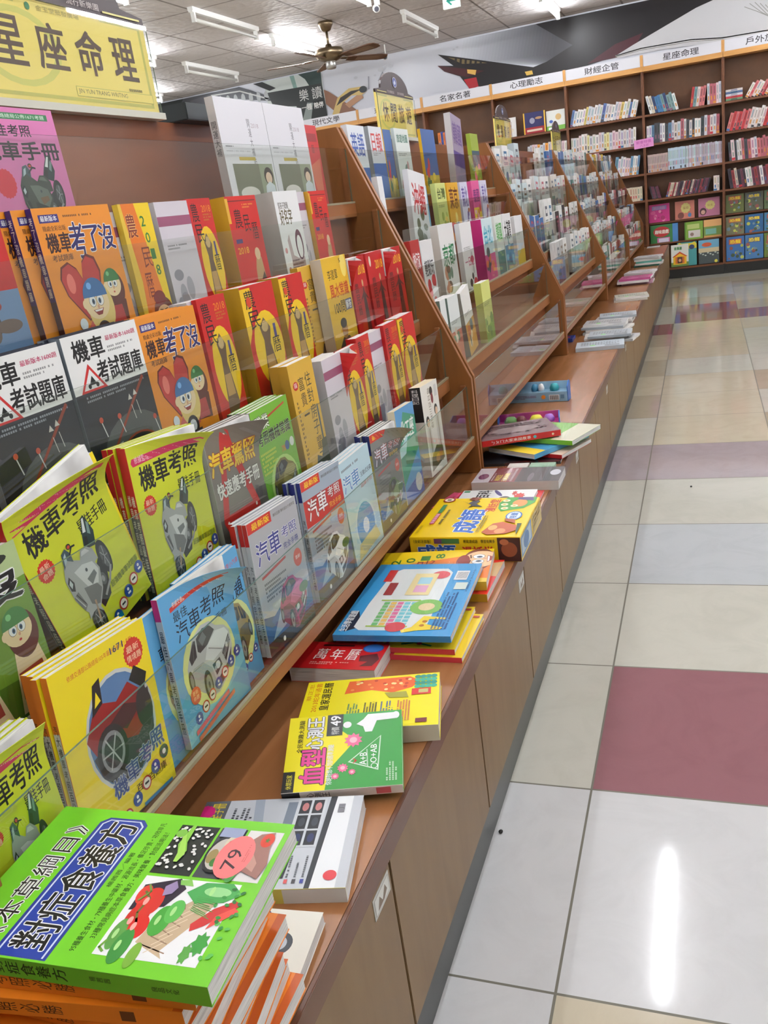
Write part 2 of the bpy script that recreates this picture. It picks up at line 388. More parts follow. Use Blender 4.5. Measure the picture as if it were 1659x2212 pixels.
def car(d, cx, cy, s, body, flip=1, glow=(226, 232, 150), dark=(50, 54, 58), lite=None, a=.75):
    q = lambda pts: [(cx + flip * x * s, cy + y * s * a) for x, y in pts]
    hi = tuple(min(255, c + 34) for c in body); lo = tuple(int(c * .7) for c in body)
    E = lambda x, y, rx, ry, c: d.ell(cx + flip * x * s, cy + y * s * a, rx * s, ry * s * a, c)
    if glow: d.ell(cx, cy, 1.12 * s, 1.04 * s * a, glow)
    d.poly(q([(-.95, -.15), (-.92, .2), (-.76, .45), (-.52, .8), (-.1, .95), (.25, .9), (.45, .7), (.8, .55), (.97, .35), (.98, -.05), (.85, -.35), (.5, -.7), (.1, -.9), (-.2, -.85), (-.5, -.6), (-.85, -.3)]), body)
    d.poly(q([(-.95, -.1), (-.7, .12), (-.3, .1), (.0, -.2), (.1, -.86), (-.2, -.84), (-.5, -.6), (-.85, -.3)]), lo if sum(body) < 560 else tuple(int(c * .86) for c in body))
    d.poly(q([(-.78, .4), (-.52, .73), (-.43, .71), (-.48, .32), (-.74, .22)]), dark); d.line(q([(-.63, .28), (-.52, .72)]), .012, body)
    d.poly(q([(-.38, .73), (-.08, .86), (.22, .8), (.38, .62), (-.0, .4), (-.42, .33)]), dark); d.poly(q([(-.3, .66), (-.08, .78), (.02, .6), (-.2, .46)]), (104, 112, 118))
    d.poly(q([(-.02, .38), (.4, .58), (.8, .48), (.92, .3), (.62, .02), (.1, -.06), (-.2, .1)]), hi); d.line(q([(.02, .3), (.56, .02)]), .008, lo)
    d.poly(q([(.5, -.06), (.9, .28), (.92, .08), (.6, -.34)]), dark)
    for k in range(3): d.line(q([(.54, -.08 - k * .07), (.89, .2 - k * .06)]), .009, (176, 180, 184))
    E(.74, .05, .05, .07, (206, 210, 212))
    d.poly(q([(.02, -.14), (.36, -.1), (.42, -.32), (.12, -.46)]), (66, 72, 80)); E(.24, -.24, .1, .1, (214, 220, 224)); E(.12, -.28, .05, .06, (170, 176, 182))
    d.poly(q([(.18, -.56), (.6, -.4), (.9, -.1), (.84, -.3), (.5, -.64), (.2, -.78)]), (70, 74, 78)); d.poly(q([(.6, -.32), (.86, -.06), (.86, -.14), (.62, -.4)]), (226, 228, 226))
    E(-.26, -.52, .17, .38, (44, 46, 44)); E(-.25, -.52, .11, .26, (140, 144, 140)); E(-.25, -.52, .04, .09, (60, 62, 62)); E(-.86, -.12, .1, .26, (44, 46, 44)); E(-.85, -.12, .06, .17, (130, 134, 132))
    d.poly(q([(-.5, .3), (-.42, .42), (-.34, .36), (-.4, .24)]), body); d.line(q([(-.8, .06), (-.4, .06)]), .008, lo)
def face(d, cx, cy, r, hair, skin=(238, 214, 170), helmet=None, mouth=True):
    k = d.w / d.h
    if hair: d.ell(cx + r * .3, cy - r * k * .35, r * 1.25, r * k * 1.5, hair)
    d.ell(cx, cy, r * 1.16, r * k * .98, skin); d.ell(cx - r * 1.1, cy, r * .2, r * k * .26, skin)
    for q in (-1, 1):
        d.ell(cx + q * r * .36, cy + r * k * .12, r * .33, r * k * .36, (120, 90, 60)); d.ell(cx + q * r * .36, cy + r * k * .12, r * .3, r * k * .33, WHT); d.ell(cx + q * r * .3, cy + r * k * .08, r * .13, r * k * .17, (50, 90, 130)); d.ell(cx + q * r * .3, cy + r * k * .08, r * .07, r * k * .09, (20, 24, 30))
        d.line([(cx + q * r * .15, cy + r * k * .55), (cx + q * r * .6, cy + r * k * .62)], r * .08, (70, 40, 30))
    d.ell(cx + r * .05, cy - r * k * .25, r * .1, r * k * .12, (214, 160, 130))
    if mouth: d.poly([(cx - r * .5, cy - r * k * .4), (cx + r * .5, cy - r * k * .36), (cx + r * .25, cy - r * k * .72), (cx - r * .15, cy - r * k * .74)], (150, 40, 40)); d.poly([(cx - r * .4, cy - r * k * .42), (cx + r * .42, cy - r * k * .39), (cx + r * .3, cy - r * k * .5), (cx - r * .3, cy - r * k * .52)], WHT)
    else: d.ell(cx, cy - r * k * .6, r * .12, r * k * .08, (200, 70, 70))
    if helmet:
        pts = [(cx + 1.12 * r * math.cos(t), cy + r * k * .35 + 1.1 * r * k * math.sin(t)) for t in [math.pi * i / 12 for i in range(13)]]
        d.poly(pts, helmet); d.ell(cx - r * .4, cy + r * k * 1.0, r * .22, r * k * .2, tuple(min(255, c + 70) for c in helmet))
# ---- licence test magazines
def yellow_bike(d):
    d.poly([(.05, .87), (.93, .9), (.95, .93), (.93, .95), (.05, .92), (.03, .895)], (206, 40, 90))
    d.text('依據監理所105年5月公告增修題庫考題', .08, .885, .9, .93, (246, 214, 226), .0)
    for i, ch in enumerate('機車考照'): d.text(ch, .1 + i * .205, .70 + i * .012, .1 + i * .205 + .19, .70 + i * .012 + .155, BLK, .035)
    d.text('最佳手冊', .58, .60, .92, .685, BLK, .02)
    d.circ(.16, .6, .085, (206, 44, 30), 40, .1); d.text('最新', .11, .605, .21, .64, (250, 230, 200), .01); d.text('命題', .11, .56, .21, .595, (250, 230, 200), .01)
    sportbike(d, .5, .36, .33, (168, 172, 172))
    d.text('超強機車筆試題庫', .62, .21, .98, .25, (90, 110, 30), .02)
    signs_row(d, .55, .045, .95, .17, 5, .05, 'brbrb'); d.rect(.2, .02, .6, .055, (0, 120, 160))
DES['bikeyg'] = ((206, 214, 40), (190, 40, 40), yellow_bike, sp_text('機車考照最佳手冊', (240, 240, 220), .05, .7, (0, .55), (70, 78, 70)))
@des('redbike', (244, 220, 30), (214, 120, 40), sp_text('汽大機車考照百分百題庫', BLK, .08, .75, (0, .7), (206, 206, 200)))
def _(d):
    d.text('依據交通部公路總局105年最新公佈1671考題', .16, .915, .84, .945, (206, 60, 40), .01)
    d.text('1671', .6, .912, .74, .95, (40, 40, 110), .04)
    d.circ(.83, .85, .11, (206, 50, 34), 44, .08); d.text('最新', .76, .855, .9, .895, (250, 226, 190), .01); d.text('情境題', .75, .805, .91, .845, (250, 226, 190), .01)
    d.ell(.56, .5, .37, .33, (206, 208, 204)); d.ell(.56, .5, .345, .308, (86, 122, 168)); d.poly([(.23, .45), (.9, .62), (.88, .38), (.78, .27), (.6, .19), (.42, .21), (.28, .32)], (58, 60, 68))
    d.poly([(.2, .56), (.3, .67), (.42, .7), (.55, .66), (.7, .72), (.86, .6), (.9, .5), (.7, .4), (.45, .46), (.26, .46)], (150, 30, 32))
    d.poly([(.3, .66), (.36, .82), (.44, .84), (.42, .7)], (40, 30, 30)); d.poly([(.34, .7), (.38, .78), (.41, .72)], YEL)
    d.poly([(.72, .72), (.8, .78), (.92, .7), (.86, .62)], BLK); d.poly([(.42, .56), (.62, .62), (.8, .56), (.6, .48)], (70, 26, 30))
    d.ell(.42, .42, .16, .15, (36, 38, 42)); d.ell(.42, .42, .12, .115, (150, 152, 158)); d.ell(.42, .42, .095, .09, (66, 68, 74))
    for i in range(6):
        t = i * math.pi / 3; d.line([(.42, .42), (.42 + .11 * math.cos(t), .42 + .1 * math.sin(t))], .012, (190, 192, 196))
    d.ell(.82, .52, .09, .12, (40, 40, 44))
    for i, ch in enumerate('機車考照'): d.text(ch, .34 + i * .155, .16 + i * .03, .34 + i * .155 + .145, .16 + i * .03 + .11, (60, 80, 140), .03, out=(186, 190, 190), ow=.06)
    d.text('百分百題庫', .56, .10, .92, .15, BLK, .02)
    signs_row(d, .42, .03, .92, .2, 5, .052, 'rbrbg'); d.rect(.6, .0, .95, .02, (0, 120, 180))
def blue_car(d):
    d.poly([(0, .0), (1, .0), (1, .5), (.6, .36), (.3, .44), (0, .3)], (84, 168, 206)); d.poly([(0, .1), (.5, .2), (1, .32), (1, .24), (.5, .1), (0, .02)], (120, 196, 216)); d.poly([(.55, 1), (1, 1), (1, .7), (.7, .8)], (128, 186, 222))
    d.poly([(.12, .875), (.84, .93), (.86, .945), (.84, .96), (.12, .905)], (206, 60, 50)); d.text('依據交通部公路局監理題庫公告1437考題', .16, .895, .82, .93, (250, 226, 210), .0)
    d.text('最佳', .14, .80, .34, .865, BLK, .0)
    for i, ch in enumerate('汽車考照'): d.text(ch, .14 + i * .185, .66 + i * .02, .14 + i * .185 + .17, .66 + i * .02 + .13, (14, 22, 50), .012)
    d.text('手冊', .7, .62, .88, .67, (14, 22, 50), .0)
    car(d, .5, .42, .36, (196, 200, 200))
    d.circ(.2, .29, .075, (214, 84, 44), 40, .06); d.text('更新', .16, .295, .24, .325, (250, 214, 160), .0); d.text('命題', .16, .26, .24, .29, (250, 214, 160), .0)
    signs_row(d, .18, .14, .9, .34, 7, .052, 'brrbrbb')
    d.poly([(.1, .05), (.66, .12), (.66, .15), (.1, .08)], (214, 80, 110)); d.poly([(.12, .0), (.74, .09), (.74, .12), (.12, .03)], (206, 90, 80))
DES['bluecar'] = ((96, 170, 220), (190, 196, 200), blue_car, sp_text('最佳汽車考照手冊', NAVY, .1, .8, (.86, 1), (190, 40, 120)))
@des('bluecarb', (96, 170, 220), (60, 110, 160))
def _(d):
    d.text('考題', .6, .64, .95, .78, (14, 22, 50), .03); d.text('車照', .3, .66, .56, .76, (14, 22, 50), .03); d.text('公路監理機車小汽車', .4, .88, .98, .92, (206, 50, 60), .0)
    d.poly([(0, 0), (1, 0), (1, .4), (.5, .3), (0, .34)], (70, 150, 200)); car(d, .62, .4, .34, (166, 142, 78), -1)
    signs_row(d, .5, .1, .92, .2, 4, .05, 'rbrb')
def motor_cover(main, band, title_c, out, body):
    def f(d):
        d.rect(0, .62, 1, .84, band) if band else None
        d.rect(0, .92, .46, 1, (206, 40, 34)); d.text('最新版', .08, .935, .42, .985, YEL, .04)
        d.text('專利回饋 專利設計方便學習', .5, .94, .96, .965, (70, 60, 40), .0)
        for i, ch in enumerate('汽車'): d.text(ch, .08 + i * .25, .66 + i * .015, .08 + i * .25 + .23, .66 + i * .015 + .17, title_c, .02, out=out, ow=.045)
        d.text('考照', .6, .745, .92, .835, title_c, .02, out=out, ow=.05); d.text('完全手冊', .6, .665, .92, .715, title_c if not band else (244, 200, 60), .01)
        d.circ(.84, .54, .09, (206, 80, 60)); d.text('首創', .79, .53, .89, .56, WHT, .0)
        d.poly([(.1, .56), (.6, .6), (.6, .62), (.1, .58)], (186, 60, 60)); d.fine(.12, .38, .58, .53, 5, (90, 92, 96), 3)
        d.poly([(0, .0), (1, 0), (1, .3), (.6, .36), (.2, .26), (0, .3)], (52, 96, 150)); d.poly([(.1, .1), (.9, .2), (.95, .34), (.4, .32)], (150, 176, 196))
        d.rect(0, 0, 1, .1, (62, 52, 42)); car(d, .6, .24, .3, body, 1, None); d.circ(.3, .05, .025, WHT); d.ell(.85, .3, .1, .04, (60, 110, 60))
    return f
_fcov = motor_cover(None, None, (54, 60, 140), (232, 232, 240), (170, 60, 110))
DES['greyq'] = ((176, 178, 184), (206, 208, 206), _fcov, sp_text('汽車考照完全手冊', (40, 40, 44), .1, .7, (.84, 1), (200, 40, 34)))
DES['redq'] = ((160, 174, 190), (190, 196, 206), motor_cover(None, (190, 36, 34), WHT, (120, 20, 24), (224, 232, 236)), sp_text('汽車考照完全手冊', (40, 40, 44), .1, .7, (.84, 1), (40, 50, 130)))
DES['darkq'] = ((120, 124, 122), (170, 160, 90), motor_cover(None, (92, 96, 100), (206, 214, 224), (150, 40, 40), (90, 120, 70)), sp_text('汽車考照', (220, 200, 90), .4, .8, (.8, 1), (34, 44, 110)))
@des('hudong', (188, 216, 226), (120, 170, 190))
def _(d):
    for i, ch in enumerate('汽車'): d.text(ch, .04 + i * .27, .7, .04 + i * .27 + .25, .86, (70, 130, 190), .02, out=WHT)
    d.text('互動式光碟', .6, .74, .98, .79, (60, 66, 90), .02); d.text('題庫手冊', .55, .64, .95, .69, (200, 90, 60), .01); d.fine(.05, .9, .9, .94, 1, (120, 130, 140))
    d.circ(.5, .28, .34, (206, 226, 236)); d.circ(.5, .28, .3, (90, 150, 200)); d.circ(.5, .28, .1, WHT); d.poly([(.1, .02), (.9, .06), (.8, .2), (.2, .16)], (210, 200, 150))
@des('bluegr', (84, 152, 206), (230, 224, 200))
def _(d):
    d.poly([(0, .2), (1, .5), (1, .85), (.4, .95), (0, .6)], (54, 150, 120)); d.text('化工座', .18, .66, .88, .86, WHT, .04, skew=.2); d.poly([(0, .6), (.5, .7), (.3, .52), (0, .5)], (180, 220, 230)); d.poly([(0, 0), (1, 0), (1, .24), (0, .14)], (30, 84, 170)); d.ell(.75, .14, .18, .1, (190, 200, 200))
@des('chef', (232, 230, 222), (34, 32, 34), sp_text('料理日記', WHT, .82, .98, (0, .62), (226, 222, 216)))
def _(d):
    d.text('每日百川料理', .36, .5, .5, .95, (110, 96, 70), .0, rot=-90)
    d.ell(.58, .9, .09, .05, (40, 30, 30)); d.ell(.6, .82, .07, .06, (130, 40, 50)); d.rect(.76, .82, .92, .95, (206, 206, 202))
    for x, y in ((.2, .6), (.74, .68)):
        d.ell(x, y, .1, .06, (34, 26, 26)); d.ell(x + .02, y - .02, .07, .045, (226, 192, 160)); d.poly([(x - .12, .1), (x + .14, .1), (x + .12, y - .06), (x - .08, y - .06)], (206, 204, 198)); d.poly([(x + .0, .08), (x + .08, .08), (x + .06, y - .08), (x + .01, y - .08)], (160, 150, 130))
    d.poly([(.1, .05), (.9, .1), (.85, .25), (.5, .3), (.15, .2)], (90, 84, 50)); d.ell(.5, .15, .12, .05, (170, 120, 60)); d.ell(.7, .18, .1, .05, (130, 40, 40))
@des('girls', (110, 150, 50), (190, 50, 40))
def _(d):
    d.poly([(0, .78), (1, .78), (1, 1), (0, 1)], (176, 196, 140)); d.text('沒', .5, .68, .95, .86, BLK, .05, out=WHT, ow=.07); d.ell(.6, .93, .3, .045, (30, 36, 26)); d.ell(.6, .93, .2, .028, (190, 206, 160))
    d.poly([(0, 0), (1, 0), (1, .2), (0, .3)], (70, 110, 36))
    for x, y, r in ((.36, .42, .13), (.8, .5, .11)):
        d.poly([(x - .16, .02), (x + .2, .02), (x + .12, y - .1), (x - .08, y - .1)], (236, 210, 170)); d.poly([(x - .12, .1), (x + .14, .1), (x + .12, .26), (x - .1, .26)], (170, 60, 60)); face(d, x, y, r, (96, 34, 30), helmet=(60, 130, 60), mouth=False)
@des('greydr', (128, 122, 114), (190, 190, 186))
def _(d):
    d.rect(0, 0, 1, .34, (104, 98, 94)); d.rect(0, .8, 1, 1, (120, 110, 98))
    d.poly([(.3, .98), (.42, .98), (.82, .22), (.8, .14), (.1, .14), (.06, .22)], (196, 40, 34)); d.poly([(.36, .84), (.68, .26), (.18, .26)], (128, 122, 114)); d.circ(.36, .93, .02, (236, 230, 220)); d.circ(.74, .22, .02, (236, 230, 220)); d.circ(.14, .2, .02, (236, 230, 220))
    d.text('汽車駕照', .02, .62, .9, .82, (236, 200, 50), .05, out=(150, 30, 26), ow=.05); d.text('快速應考手冊', .06, .42, .92, .56, (236, 236, 230), .05, out=(60, 50, 46), ow=.06)
    d.fine(.1, .05, .9, .1, 2, (80, 74, 70))
@des('zhiye', (116, 178, 50), (60, 60, 50))
def _(d):
    d.text('職業', .08, .8, .42, .93, (230, 240, 220), .02, out=BLK, ow=.07); d.text('考照機械常識', .06, .66, .94, .78, BLK, .04, out=(210, 230, 180), ow=.03); d.poly([(.42, .88), (.9, .93), (.9, .95), (.42, .9)], (190, 70, 40))
    d.fine(.06, .38, .46, .6, 6, (200, 210, 60)); car(d, .55, .22, .34, (130, 120, 60), 1, (180, 216, 120)); d.circ(.76, .54, .06, (30, 80, 140)); d.circ(.9, .55, .06, (220, 228, 220)); d.text('78', .6, .5, .7, .56, (206, 120, 50), .05)
@des('fugui', (222, 176, 60), (196, 150, 50))
def _(d):
    d.vtext('住對房子輩子', .58, .08, .82, .9, (60, 60, 50), .01); d.vtext('富貴一', .3, .5, .52, .88, (70, 60, 40), .01); d.ell(.18, .82, .1, .035, RED); d.vtext('鑰', .12, .8, .24, .85, WHT, 0); d.fine(.1, .2, .2, .7, 14, (120, 90, 40)); d.poly([(.2, 0), (1, 0), (1, .3), (.8, .3), (.7, .16), (.5, .2), (.4, .1)], (80, 84, 70)); d.rect(.84, .3, .9, .6, (60, 80, 100))
def almanac(year, col, ellc):
    def f(d):
        d.poly([(.0, .98), (.3, .98), (.3, .86), (.12, .6), (0, .5)], col)
        if ellc: d.ell(.56, .42, .44, .34, ellc)
        d.poly([(.3, .05), (.42, .5), (.36, .62), (.52, .7), (.68, .6), (.6, .46), (.74, .1), (.6, .0), (.35, .0)], (112, 84, 60)); d.ell(.52, .62, .1, .05, (206, 176, 120)); d.poly([(.4, .36), (.62, .36), (.66, .18), (.38, .18)], (190, 150, 90))
        d.text('農', .08, .8, .38, .96, BLK, .01, skew=-.1); d.text('民', .12, .62, .44, .78, BLK, .01, skew=-.1); d.text('曆', .66, .36, .9, .5, BLK, .0)
        if year: d.text(year, .54, .88, .94, .94, (230, 140, 30), .03); d.fine(.56, .8, .92, .87, 3, (190, 120, 30))
        d.circ(.2, .86, .07, (210, 60, 30)) if ellc and not year else None
        d.rect(.76, .5, .84, .62, (70, 60, 140))
    return f
DES['nongli'] = ((198, 30, 28), (190, 24, 24), almanac('2018', (198, 30, 28), (240, 200, 30)), None)
DES['nm'] = ((200, 30, 28), (196, 150, 30), almanac(None, (240, 196, 30), (240, 200, 30)), None)
@des('rednm', (204, 34, 28), (212, 160, 40))
def _(d):
    d.rect(.04, .95, .96, .96, (110, 20, 20)); d.rect(.0, .75, .08, .98, (222, 170, 50)); d.text('農', .18, .7, .42, .88, BLK, .01); d.text('民', .46, .66, .66, .82, BLK, .01); d.text('曆', .68, .58, .88, .74, BLK, .0)
    d.rect(.1, .56, .3, .6, (60, 60, 130)); d.text('2018', .1, .46, .44, .52, (236, 180, 40), .05); d.fine(.5, .88, .86, .93, 2, (230, 150, 60)); d.poly([(.5, 0), (.56, .3), (.64, .42), (.8, .4), (.84, .2), (.95, 0)], (196, 160, 110)); d.ell(.7, .44, .09, .06, (230, 200, 160)); d.poly([(.56, .1), (.8, .26), (.9, .1)], (80, 60, 50))
@des('red2018', (190, 20, 24), (180, 20, 24))
def _(d):
    d.text('2018', .5, .8, .95, .9, (236, 190, 40), .04); d.vtext('農民曆', .18, .35, .4, .72, (70, 16, 20), .02); d.poly([(.56, .0), (.6, .5), (.68, .7), (.78, .5), (.86, 0)], (70, 24, 24)); d.poly([(.4, .5), (.68, .62), (.95, .5), (.68, .56)], (90, 30, 28)); d.ell(.68, .7, .05, .04, (206, 160, 110)); d.ell(.2, .9, .06, .06, (230, 214, 190))
@des('fengshui', (230, 184, 40), (206, 196, 180))
def _(d):
    d.rect(0, 0, 1, .2, (206, 170, 60)); d.ell(.85, .9, .12, .12, (244, 220, 110)); d.text('李建軍', .16, .78, .56, .88, BLK, .01); d.text('風水常識', .16, .6, .92, .74, (190, 50, 30), .03); d.text('100問', .22, .44, .66, .56, (30, 28, 24), .03); d.rect(.68, .45, .95, .56, (56, 66, 120)); d.text('解答', .7, .46, .93, .55, WHT, .04)
    d.poly([(.15, 0), (.2, .12), (.38, .2), (.62, .2), (.8, .1), (.82, 0)], (70, 60, 50)); d.ell(.48, .28, .12, .1, (170, 120, 60)); d.ell(.47, .34, .13, .05, (40, 34, 30)); d.text('5', .7, .93, .76, .97, BLK, .03)
@des('dark', (32, 36, 50), (120, 130, 140))
def _(d):
    d.rect(0, .62, 1, 1, (240, 240, 238)); d.rect(0, 0, 1, .1, (44, 48, 58))
    d.text('機車', .1, .82, .5, .96, BLK, .04); d.text('考試題庫', .34, .65, .96, .8, BLK, .04); d.text('最新版本1600題', .54, .91, .96, .945, (190, 30, 90), .04); d.fine(.54, .83, .9, .88, 2, (150, 150, 150))
    d.poly([(.24, .8), (.42, .62), (.08, .62)], (206, 40, 40)); d.poly([(.245, .765), (.375, .635), (.12, .635)], WHT); d.poly([(.2, .66), (.25, .72), (.3, .66)], BLK); d.circ(.2, .655, .02, BLK); d.circ(.3, .655, .02, BLK)
    d.fine(.12, .55, .92, .6, 2, (150, 156, 166)); d.ell(.62, .1, .48, .3, (84, 90, 92)); d.ell(.66, .06, .3, .17, (26, 32, 46)); d.rect(.1, 0, .34, .06, (26, 32, 46))
    d.poly([(0, .0), (.9, .62), (.92, .6), (.03, 0)], (150, 60, 40)); d.ell(.66, .07, .31, .18, (150, 60, 40)); d.ell(.66, .06, .3, .175, (26, 32, 46))
    for x, y in ((.66, .48), (.74, .5)): d.poly([(x - .03, y), (x + .03, y), (x, y + .04)], (210, 206, 200)); d.line([(x, y - .04), (x + .02, y - .14)], .008, (210, 210, 206))
    for x, y in ((.22, .42), (.46, .4), (.94, .3)): d.circ(x, y, .025, (200, 80, 60)); d.line([(x, y - .02), (x + .03, y - .12)], .012, (210, 212, 214))
    for i in range(5): d.poly([(.3, .1 + i * .025), (.42, .12 + i * .025), (.42, .13 + i * .025), (.3, .112 + i * .025)], (190, 194, 196))
@des('orange', (228, 142, 40), (60, 40, 110), sp_text('考了沒機車題庫', (232, 226, 214), .4, .95, (.0, .38), (70, 40, 50)))
def _(d):
    d.rect(.06, .9, .3, .955, (56, 44, 120)); d.text('最新版本', .08, .91, .28, .948, WHT, .03); d.fine(.36, .925, .94, .95, 1, (120, 70, 30)); d.text('隨處全彩出版', .08, .845, .36, .88, (90, 50, 20), .02)
    d.text('機車', .08, .7, .38, .83, (54, 26, 30), .035); d.text('考試題庫', .1, .64, .36, .685, (54, 26, 30), .02)
    for i, ch in enumerate('考了沒'): d.text(ch, .37 + i * .2, .66 + (.02 if i else -.02), .37 + i * .2 + .2, .86 + (.0 if i else .03), (42, 34, 96), .03, out=WHT, ow=.05)
    hp = [(.36, .2), (.16, .4), (.12, .52), (.16, .6), (.26, .63), (.35, .58), (.4, .5), (.44, .62), (.52, .67), (.62, .64), (.66, .54), (.62, .42), (.5, .3)]
    d.poly(hp, (110, 30, 30)); d.poly([(.36 + (x - .36) * .93, .42 + (y - .42) * .93) for x, y in hp], (190, 52, 50)); d.ell(.24, .48, .05, .07, (230, 120, 110))
    d.poly([(.62, .12), (.9, .1), (.92, .3), (.7, .36)], (96, 40, 34)); face(d, .78, .42, .1, (96, 36, 32), helmet=(50, 120, 60), mouth=False); d.poly([(.66, .12), (.86, .12), (.84, .27), (.7, .27)], (180, 60, 60))
    d.poly([(.3, .14), (.4, .22), (.6, .2), (.66, .1), (.45, .08)], (206, 96, 90)); face(d, .5, .32, .145, (226, 200, 120), helmet=(52, 110, 170)); d.circ(.52, .1, .1, (40, 40, 46)); d.circ(.52, .1, .06, (220, 224, 226)); d.rect(.38, .04, .66, .06, (50, 46, 50))
    d.circ(.26, .19, .05, (220, 232, 240)); d.fine(.06, .03, .32, .14, 4, (90, 50, 20))
@des('nmorange', (228, 120, 30), (222, 190, 60))
def _(d):
    d.poly([(.5, 1), (1, 1), (1, 0), (.9, 0), (.66, .6)], (240, 206, 30)); d.poly([(0, 1), (.08, 1), (.2, .4), (.1, 0), (0, 0)], (226, 190, 60)); d.text('農', .12, .74, .42, .92, (130, 40, 30), .02, out=(236, 190, 120), ow=.04); d.text('民', .4, .5, .7, .66, (130, 40, 30), .01); d.text('曆', .3, .26, .54, .46, (130, 40, 30), .01)
    for i, c in enumerate('2018'): d.text(c, .6 + i * .05, .82 - i * .13, .74 + i * .05, .9 - i * .13, (50, 120, 50), .04)
    d.ell(.68, .12, .34, .14, (120, 60, 50)); face(d, .68, .1, .22, None, (240, 196, 150)); d.ell(.62, .25, .2, .06, (130, 30, 30))
@des('haoming', (236, 236, 236), (196, 190, 184))
def _(d):
    d.text('幫孩子取個', .12, .82, .52, .89, (70, 60, 50), .03); d.text('好名字', .12, .66, .62, .82, (96, 80, 40), .04); d.poly([(.2, .0), (.8, .0), (.85, .3), (.7, .36), (.6, .3), (.4, .34), (.34, .56), (.24, .5), (.28, .3)], (190, 170, 170)); d.fine(.3, .04, .76, .3, 7, (110, 60, 70)); d.ell(.72, .44, .16, .16, (110, 60, 80)); d.ell(.72, .42, .11, .12, (236, 236, 236)); d.circ(.12, .4, .05, (220, 150, 150)); d.circ(.14, .2, .05, (220, 150, 150)); d.ell(.5, .02, .2, .04, (200, 200, 60))
@des('pink', (214, 120, 176), (190, 100, 150))
def _(d):
    d.rect(.06, .91, .92, .96, (40, 120, 70)); d.text('交通部公路總局公佈1671考題', .1, .92, .88, .952, (220, 236, 220), .0); d.text('最佳考照', .1, .78, .66, .87, BLK, .03); d.text('機車手冊', .0, .6, .96, .74, BLK, .05); d.circ(.2, .42, .12, (206, 40, 60), 40, .08)
    sportbike(d, .62, .28, .36, (60, 70, 60), (30, 40, 36), (120, 90, 60))
@des('kaiyun', (222, 220, 226), (214, 212, 216), sp_text('開運大補', (90, 90, 96), .5, .8))
def _(d):
    d.vtext('開運大補帖', .58, .42, .64, .84, (90, 88, 96), .0); d.text('2018', .66, .76, .82, .8, (170, 150, 160), .0); d.fine(.06, .58, .3, .6, 1, (80, 80, 84)); d.fine(.06, .54, .8, .56, 1, (180, 178, 184)); d.rect(.28, .47, .62, .5, (196, 170, 60)); d.rect(.12, .1, .96, .44, (150, 156, 130)); d.rect(.12, .1, .66, .44, (120, 120, 100)); d.ell(.38, .18, .2, .06, (220, 216, 210)); d.ell(.84, .33, .1, .08, (60, 44, 40)); d.ell(.84, .31, .07, .055, (226, 196, 170)); d.poly([(.7, .1), (.96, .1), (.94, .24), (.84, .28), (.74, .24)], (206, 214, 220)); d.rect(.3, .06, .5, .1, (160, 60, 40))
@des('redtall', (196, 34, 40), (170, 20, 30))
def _(d): d.rect(.1, .8, .9, .9, (150, 24, 34)); d.poly([(.1, .5), (.9, .6), (.8, .2), (.3, .2)], (206, 110, 80)); d.text('曆', .4, .66, .6, .76, (90, 20, 20), 0)
def plain(col, spine=None, title=None, tc=BLK, band=None, bc=None, y0=.68, y1=.9, sh=None, seed=1):
    def f(d):
        if band: d.rect(0, band[0], 1, band[1], bc)
        if sh:
            r = random.Random(seed)
            for i in range(7): d.ell(r.uniform(.15, .85), r.uniform(.08, .5), r.uniform(.06, .18), r.uniform(.04, .1), sh[i % len(sh)])
        if title: d.text(title, .12, y0, .88, y1, tc, .03)
        d.fine(.12, .6, .7, .65, 2, tuple(int(c * .6) for c in col), seed)
    return (col, spine or col, f, None)
DES['t_whiteblue'] = plain((226, 230, 236), None, '英語', (60, 90, 170), (0, .45), (70, 110, 180), .6, .9)
DES['t_mag'] = plain((224, 226, 232), (150, 156, 160), '日報', (200, 60, 60), (0, .5), (70, 110, 180), .66, .92)
DES['t_list'] = plain((222, 228, 224), (190, 200, 196), '旅遊地圖', (60, 120, 100), None, None, .8, .92, ((120, 150, 140), (196, 150, 150), (90, 110, 120)), 5)
DES['t_sky'] = plain((64, 100, 160), (226, 180, 40), None, BLK, (.0, .3), (196, 176, 60), sh=((206, 60, 60), (60, 110, 60), (230, 200, 60)), seed=8)
DES['t_purple'] = plain((150, 136, 160), (190, 186, 186), '韓國', (92, 60, 130), (.3, .5), (80, 60, 130), .6, .9)
DES['t_spray'] = plain((150, 170, 60), None, None, BLK, (.4, .7), (60, 90, 110), sh=((250, 90, 60), (240, 120, 140), (200, 200, 60)), seed=4)
DES['t_okinawa'] = plain((234, 234, 236), None, '沖繩', (190, 40, 44), None, None, .44, .84, ((110, 116, 90), (150, 160, 150)), 3)
DES['t_ltblue'] = plain((120, 180, 216), None, '海島', (60, 110, 150), None, None, .7, .9, ((190, 90, 90), (206, 226, 236)), 6)
DES['t_ygreen'] = plain((206, 214, 130), None, '台灣', (70, 90, 30), None, None, .74, .92, ((150, 170, 70), (230, 200, 90)), 2)
DES['t_dong'] = plain((224, 170, 40), None, '東京', (110, 50, 20), None, None, .55, .92, ((60, 110, 120), (200, 90, 40), (230, 214, 120)), 9)
DES['t_dongp'] = plain((216, 214, 232), None, '東北', (80, 60, 150), None, None, .55, .92, ((190, 110, 60), (120, 100, 160)), 10)
DES['t_pink'] = plain((220, 90, 150), None, '泰國', (110, 40, 110), (.3, .5), (230, 200, 40), .6, .85, ((206, 60, 60), (240, 190, 210)), 11)
DES['t_redlv'] = plain((176, 50, 46), None, '旅行家', WHT, None, None, .62, .84, ((140, 40, 40), (210, 160, 140)), 12)
